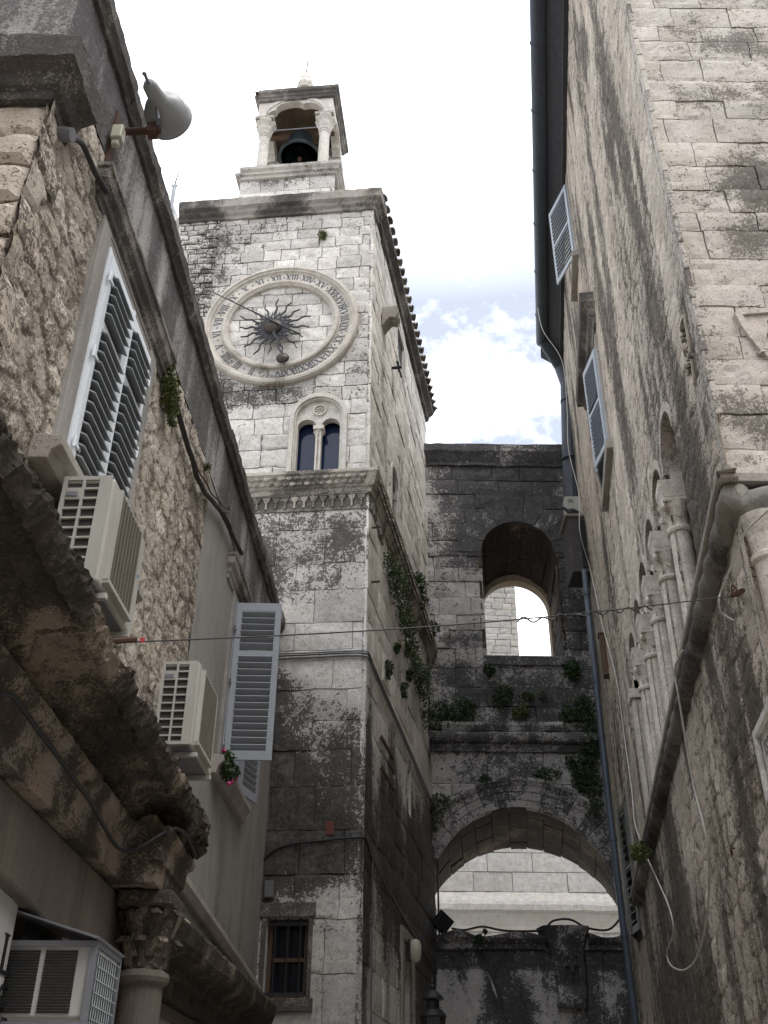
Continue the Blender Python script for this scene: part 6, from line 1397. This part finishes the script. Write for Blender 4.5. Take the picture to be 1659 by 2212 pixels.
plant('rope_plant', 'small grey green plant on the rope moulding near the white cable', [(RW.H(1383, 1838, .28), .16), (RW.H(1380, 1850, .28), .12)], 420, .04, M['leafy'], 15, None)
# geranium on the far sill
gpos = LW.P(11.35, .14, 5.42)
t = thing('geranium', 'pink geranium in the window below the open grey shutter', 'flower', gpos)
g_ = plant('foliage', '', [(LW.H(490, 1640, .16), .10), (LW.H(497, 1668, .18), .12), (LW.H(488, 1660, .16), .09)], 300, .045, M['leaf'], 41, None, stems=False)
del g_['label']; del g_['category']; g_.parent = t; g_.location = -gpos
for (u, v) in ((484, 1622), (503, 1688), (495, 1693), (510, 1683)):
    c_ = LW.H(u, v, .22); b = MB(); rn = random.Random(u)
    for k in range(26):
        d = Vector((rn.gauss(0, 1), rn.gauss(0, 1), rn.gauss(0, 1))).normalized()*.022; a = d.normalized(); u_ = a.orthogonal()*.013; w_ = a.cross(u_); b.poly([c_+d+u_, c_+d+w_, c_+d-u_, c_+d-w_])
    b.build('blossom', M['pink'], t)
b = MB(); b.box(LW.P, 11.36, 11.62, .02, .14, 5.415, 5.55); b.build('flower_pot', M['brick'], t, bevel=.01)

# ================================================================== UNSEEN HOUSES ADDED BEHIND THE VIEWER TO SHADE THE LOWER STREET
def shade_house(label, o, az, side, ln, h):
    pl = Plane(o, az, side); t = thing('shade_house', label, 'house', pl.P(ln/2, -2, 0), 'unseen houses added for shade')
    wins = [Rect(a, a+1.1, z, z+1.8) for z in (1.2, 4.6, 8.0) for a in np.arange(1.4, ln-1.6, 3.0)]
    b = MB(); panel(b, pl.P, 0, ln, 0, h, .25, 0, wins, lambda A, Z: .03*(fbm(A*2, Z*2, 3, 3)-.5)); b.build('wall', M['rubble'], t)
    b = MB(); b.box(pl.P, 0, ln, -6, -.3, 0, h-.1); b.build('core_masonry', M['rubble'], t)
    b = MB(); b.sweep([pl.P(0, 0, 0), pl.P(ln, 0, 0)], [(-.2, h-.1), (.1, h-.1), (.3, h+.1), (.3, h+.22), (-2, h+.9), (-2, h)], side, .5, .01, 3); b.build('roof_edge', M['rooftile'], t)
    for r in wins:
        b = MB(); b.box(pl.P, r.a0-.12, r.a0-.001, -.1, .05, r.z0, r.z1); b.box(pl.P, r.a1+.001, r.a1+.12, -.1, .05, r.z0, r.z1); b.box(pl.P, r.a0-.12, r.a1+.12, -.1, .05, r.z1+.001, r.z1+.15); b.box(pl.P, r.a0-.12, r.a1+.12, -.1, .1, r.z0-.12, r.z0-.001); w_ = b.build('window', M['dirtytrim'], t)
        b = MB(); b.box(pl.P, r.a0, r.a1, -.28, -.22, r.z0, r.z1); b.build('pane', M['darkglass'], w_)
shade_house('unseen rubble house added opposite the tower to shade the street', (-12, -11), 90, -1, 26, 14)
shade_house('unseen rubble house added on the left to shade the street', (-9.5, -10.9), 0, 1, 14.9, 12.5)
shade_house('unseen rubble house added on the right to shade the street', (11.5, -10.9), 0, -1, 17.6, 13.5)
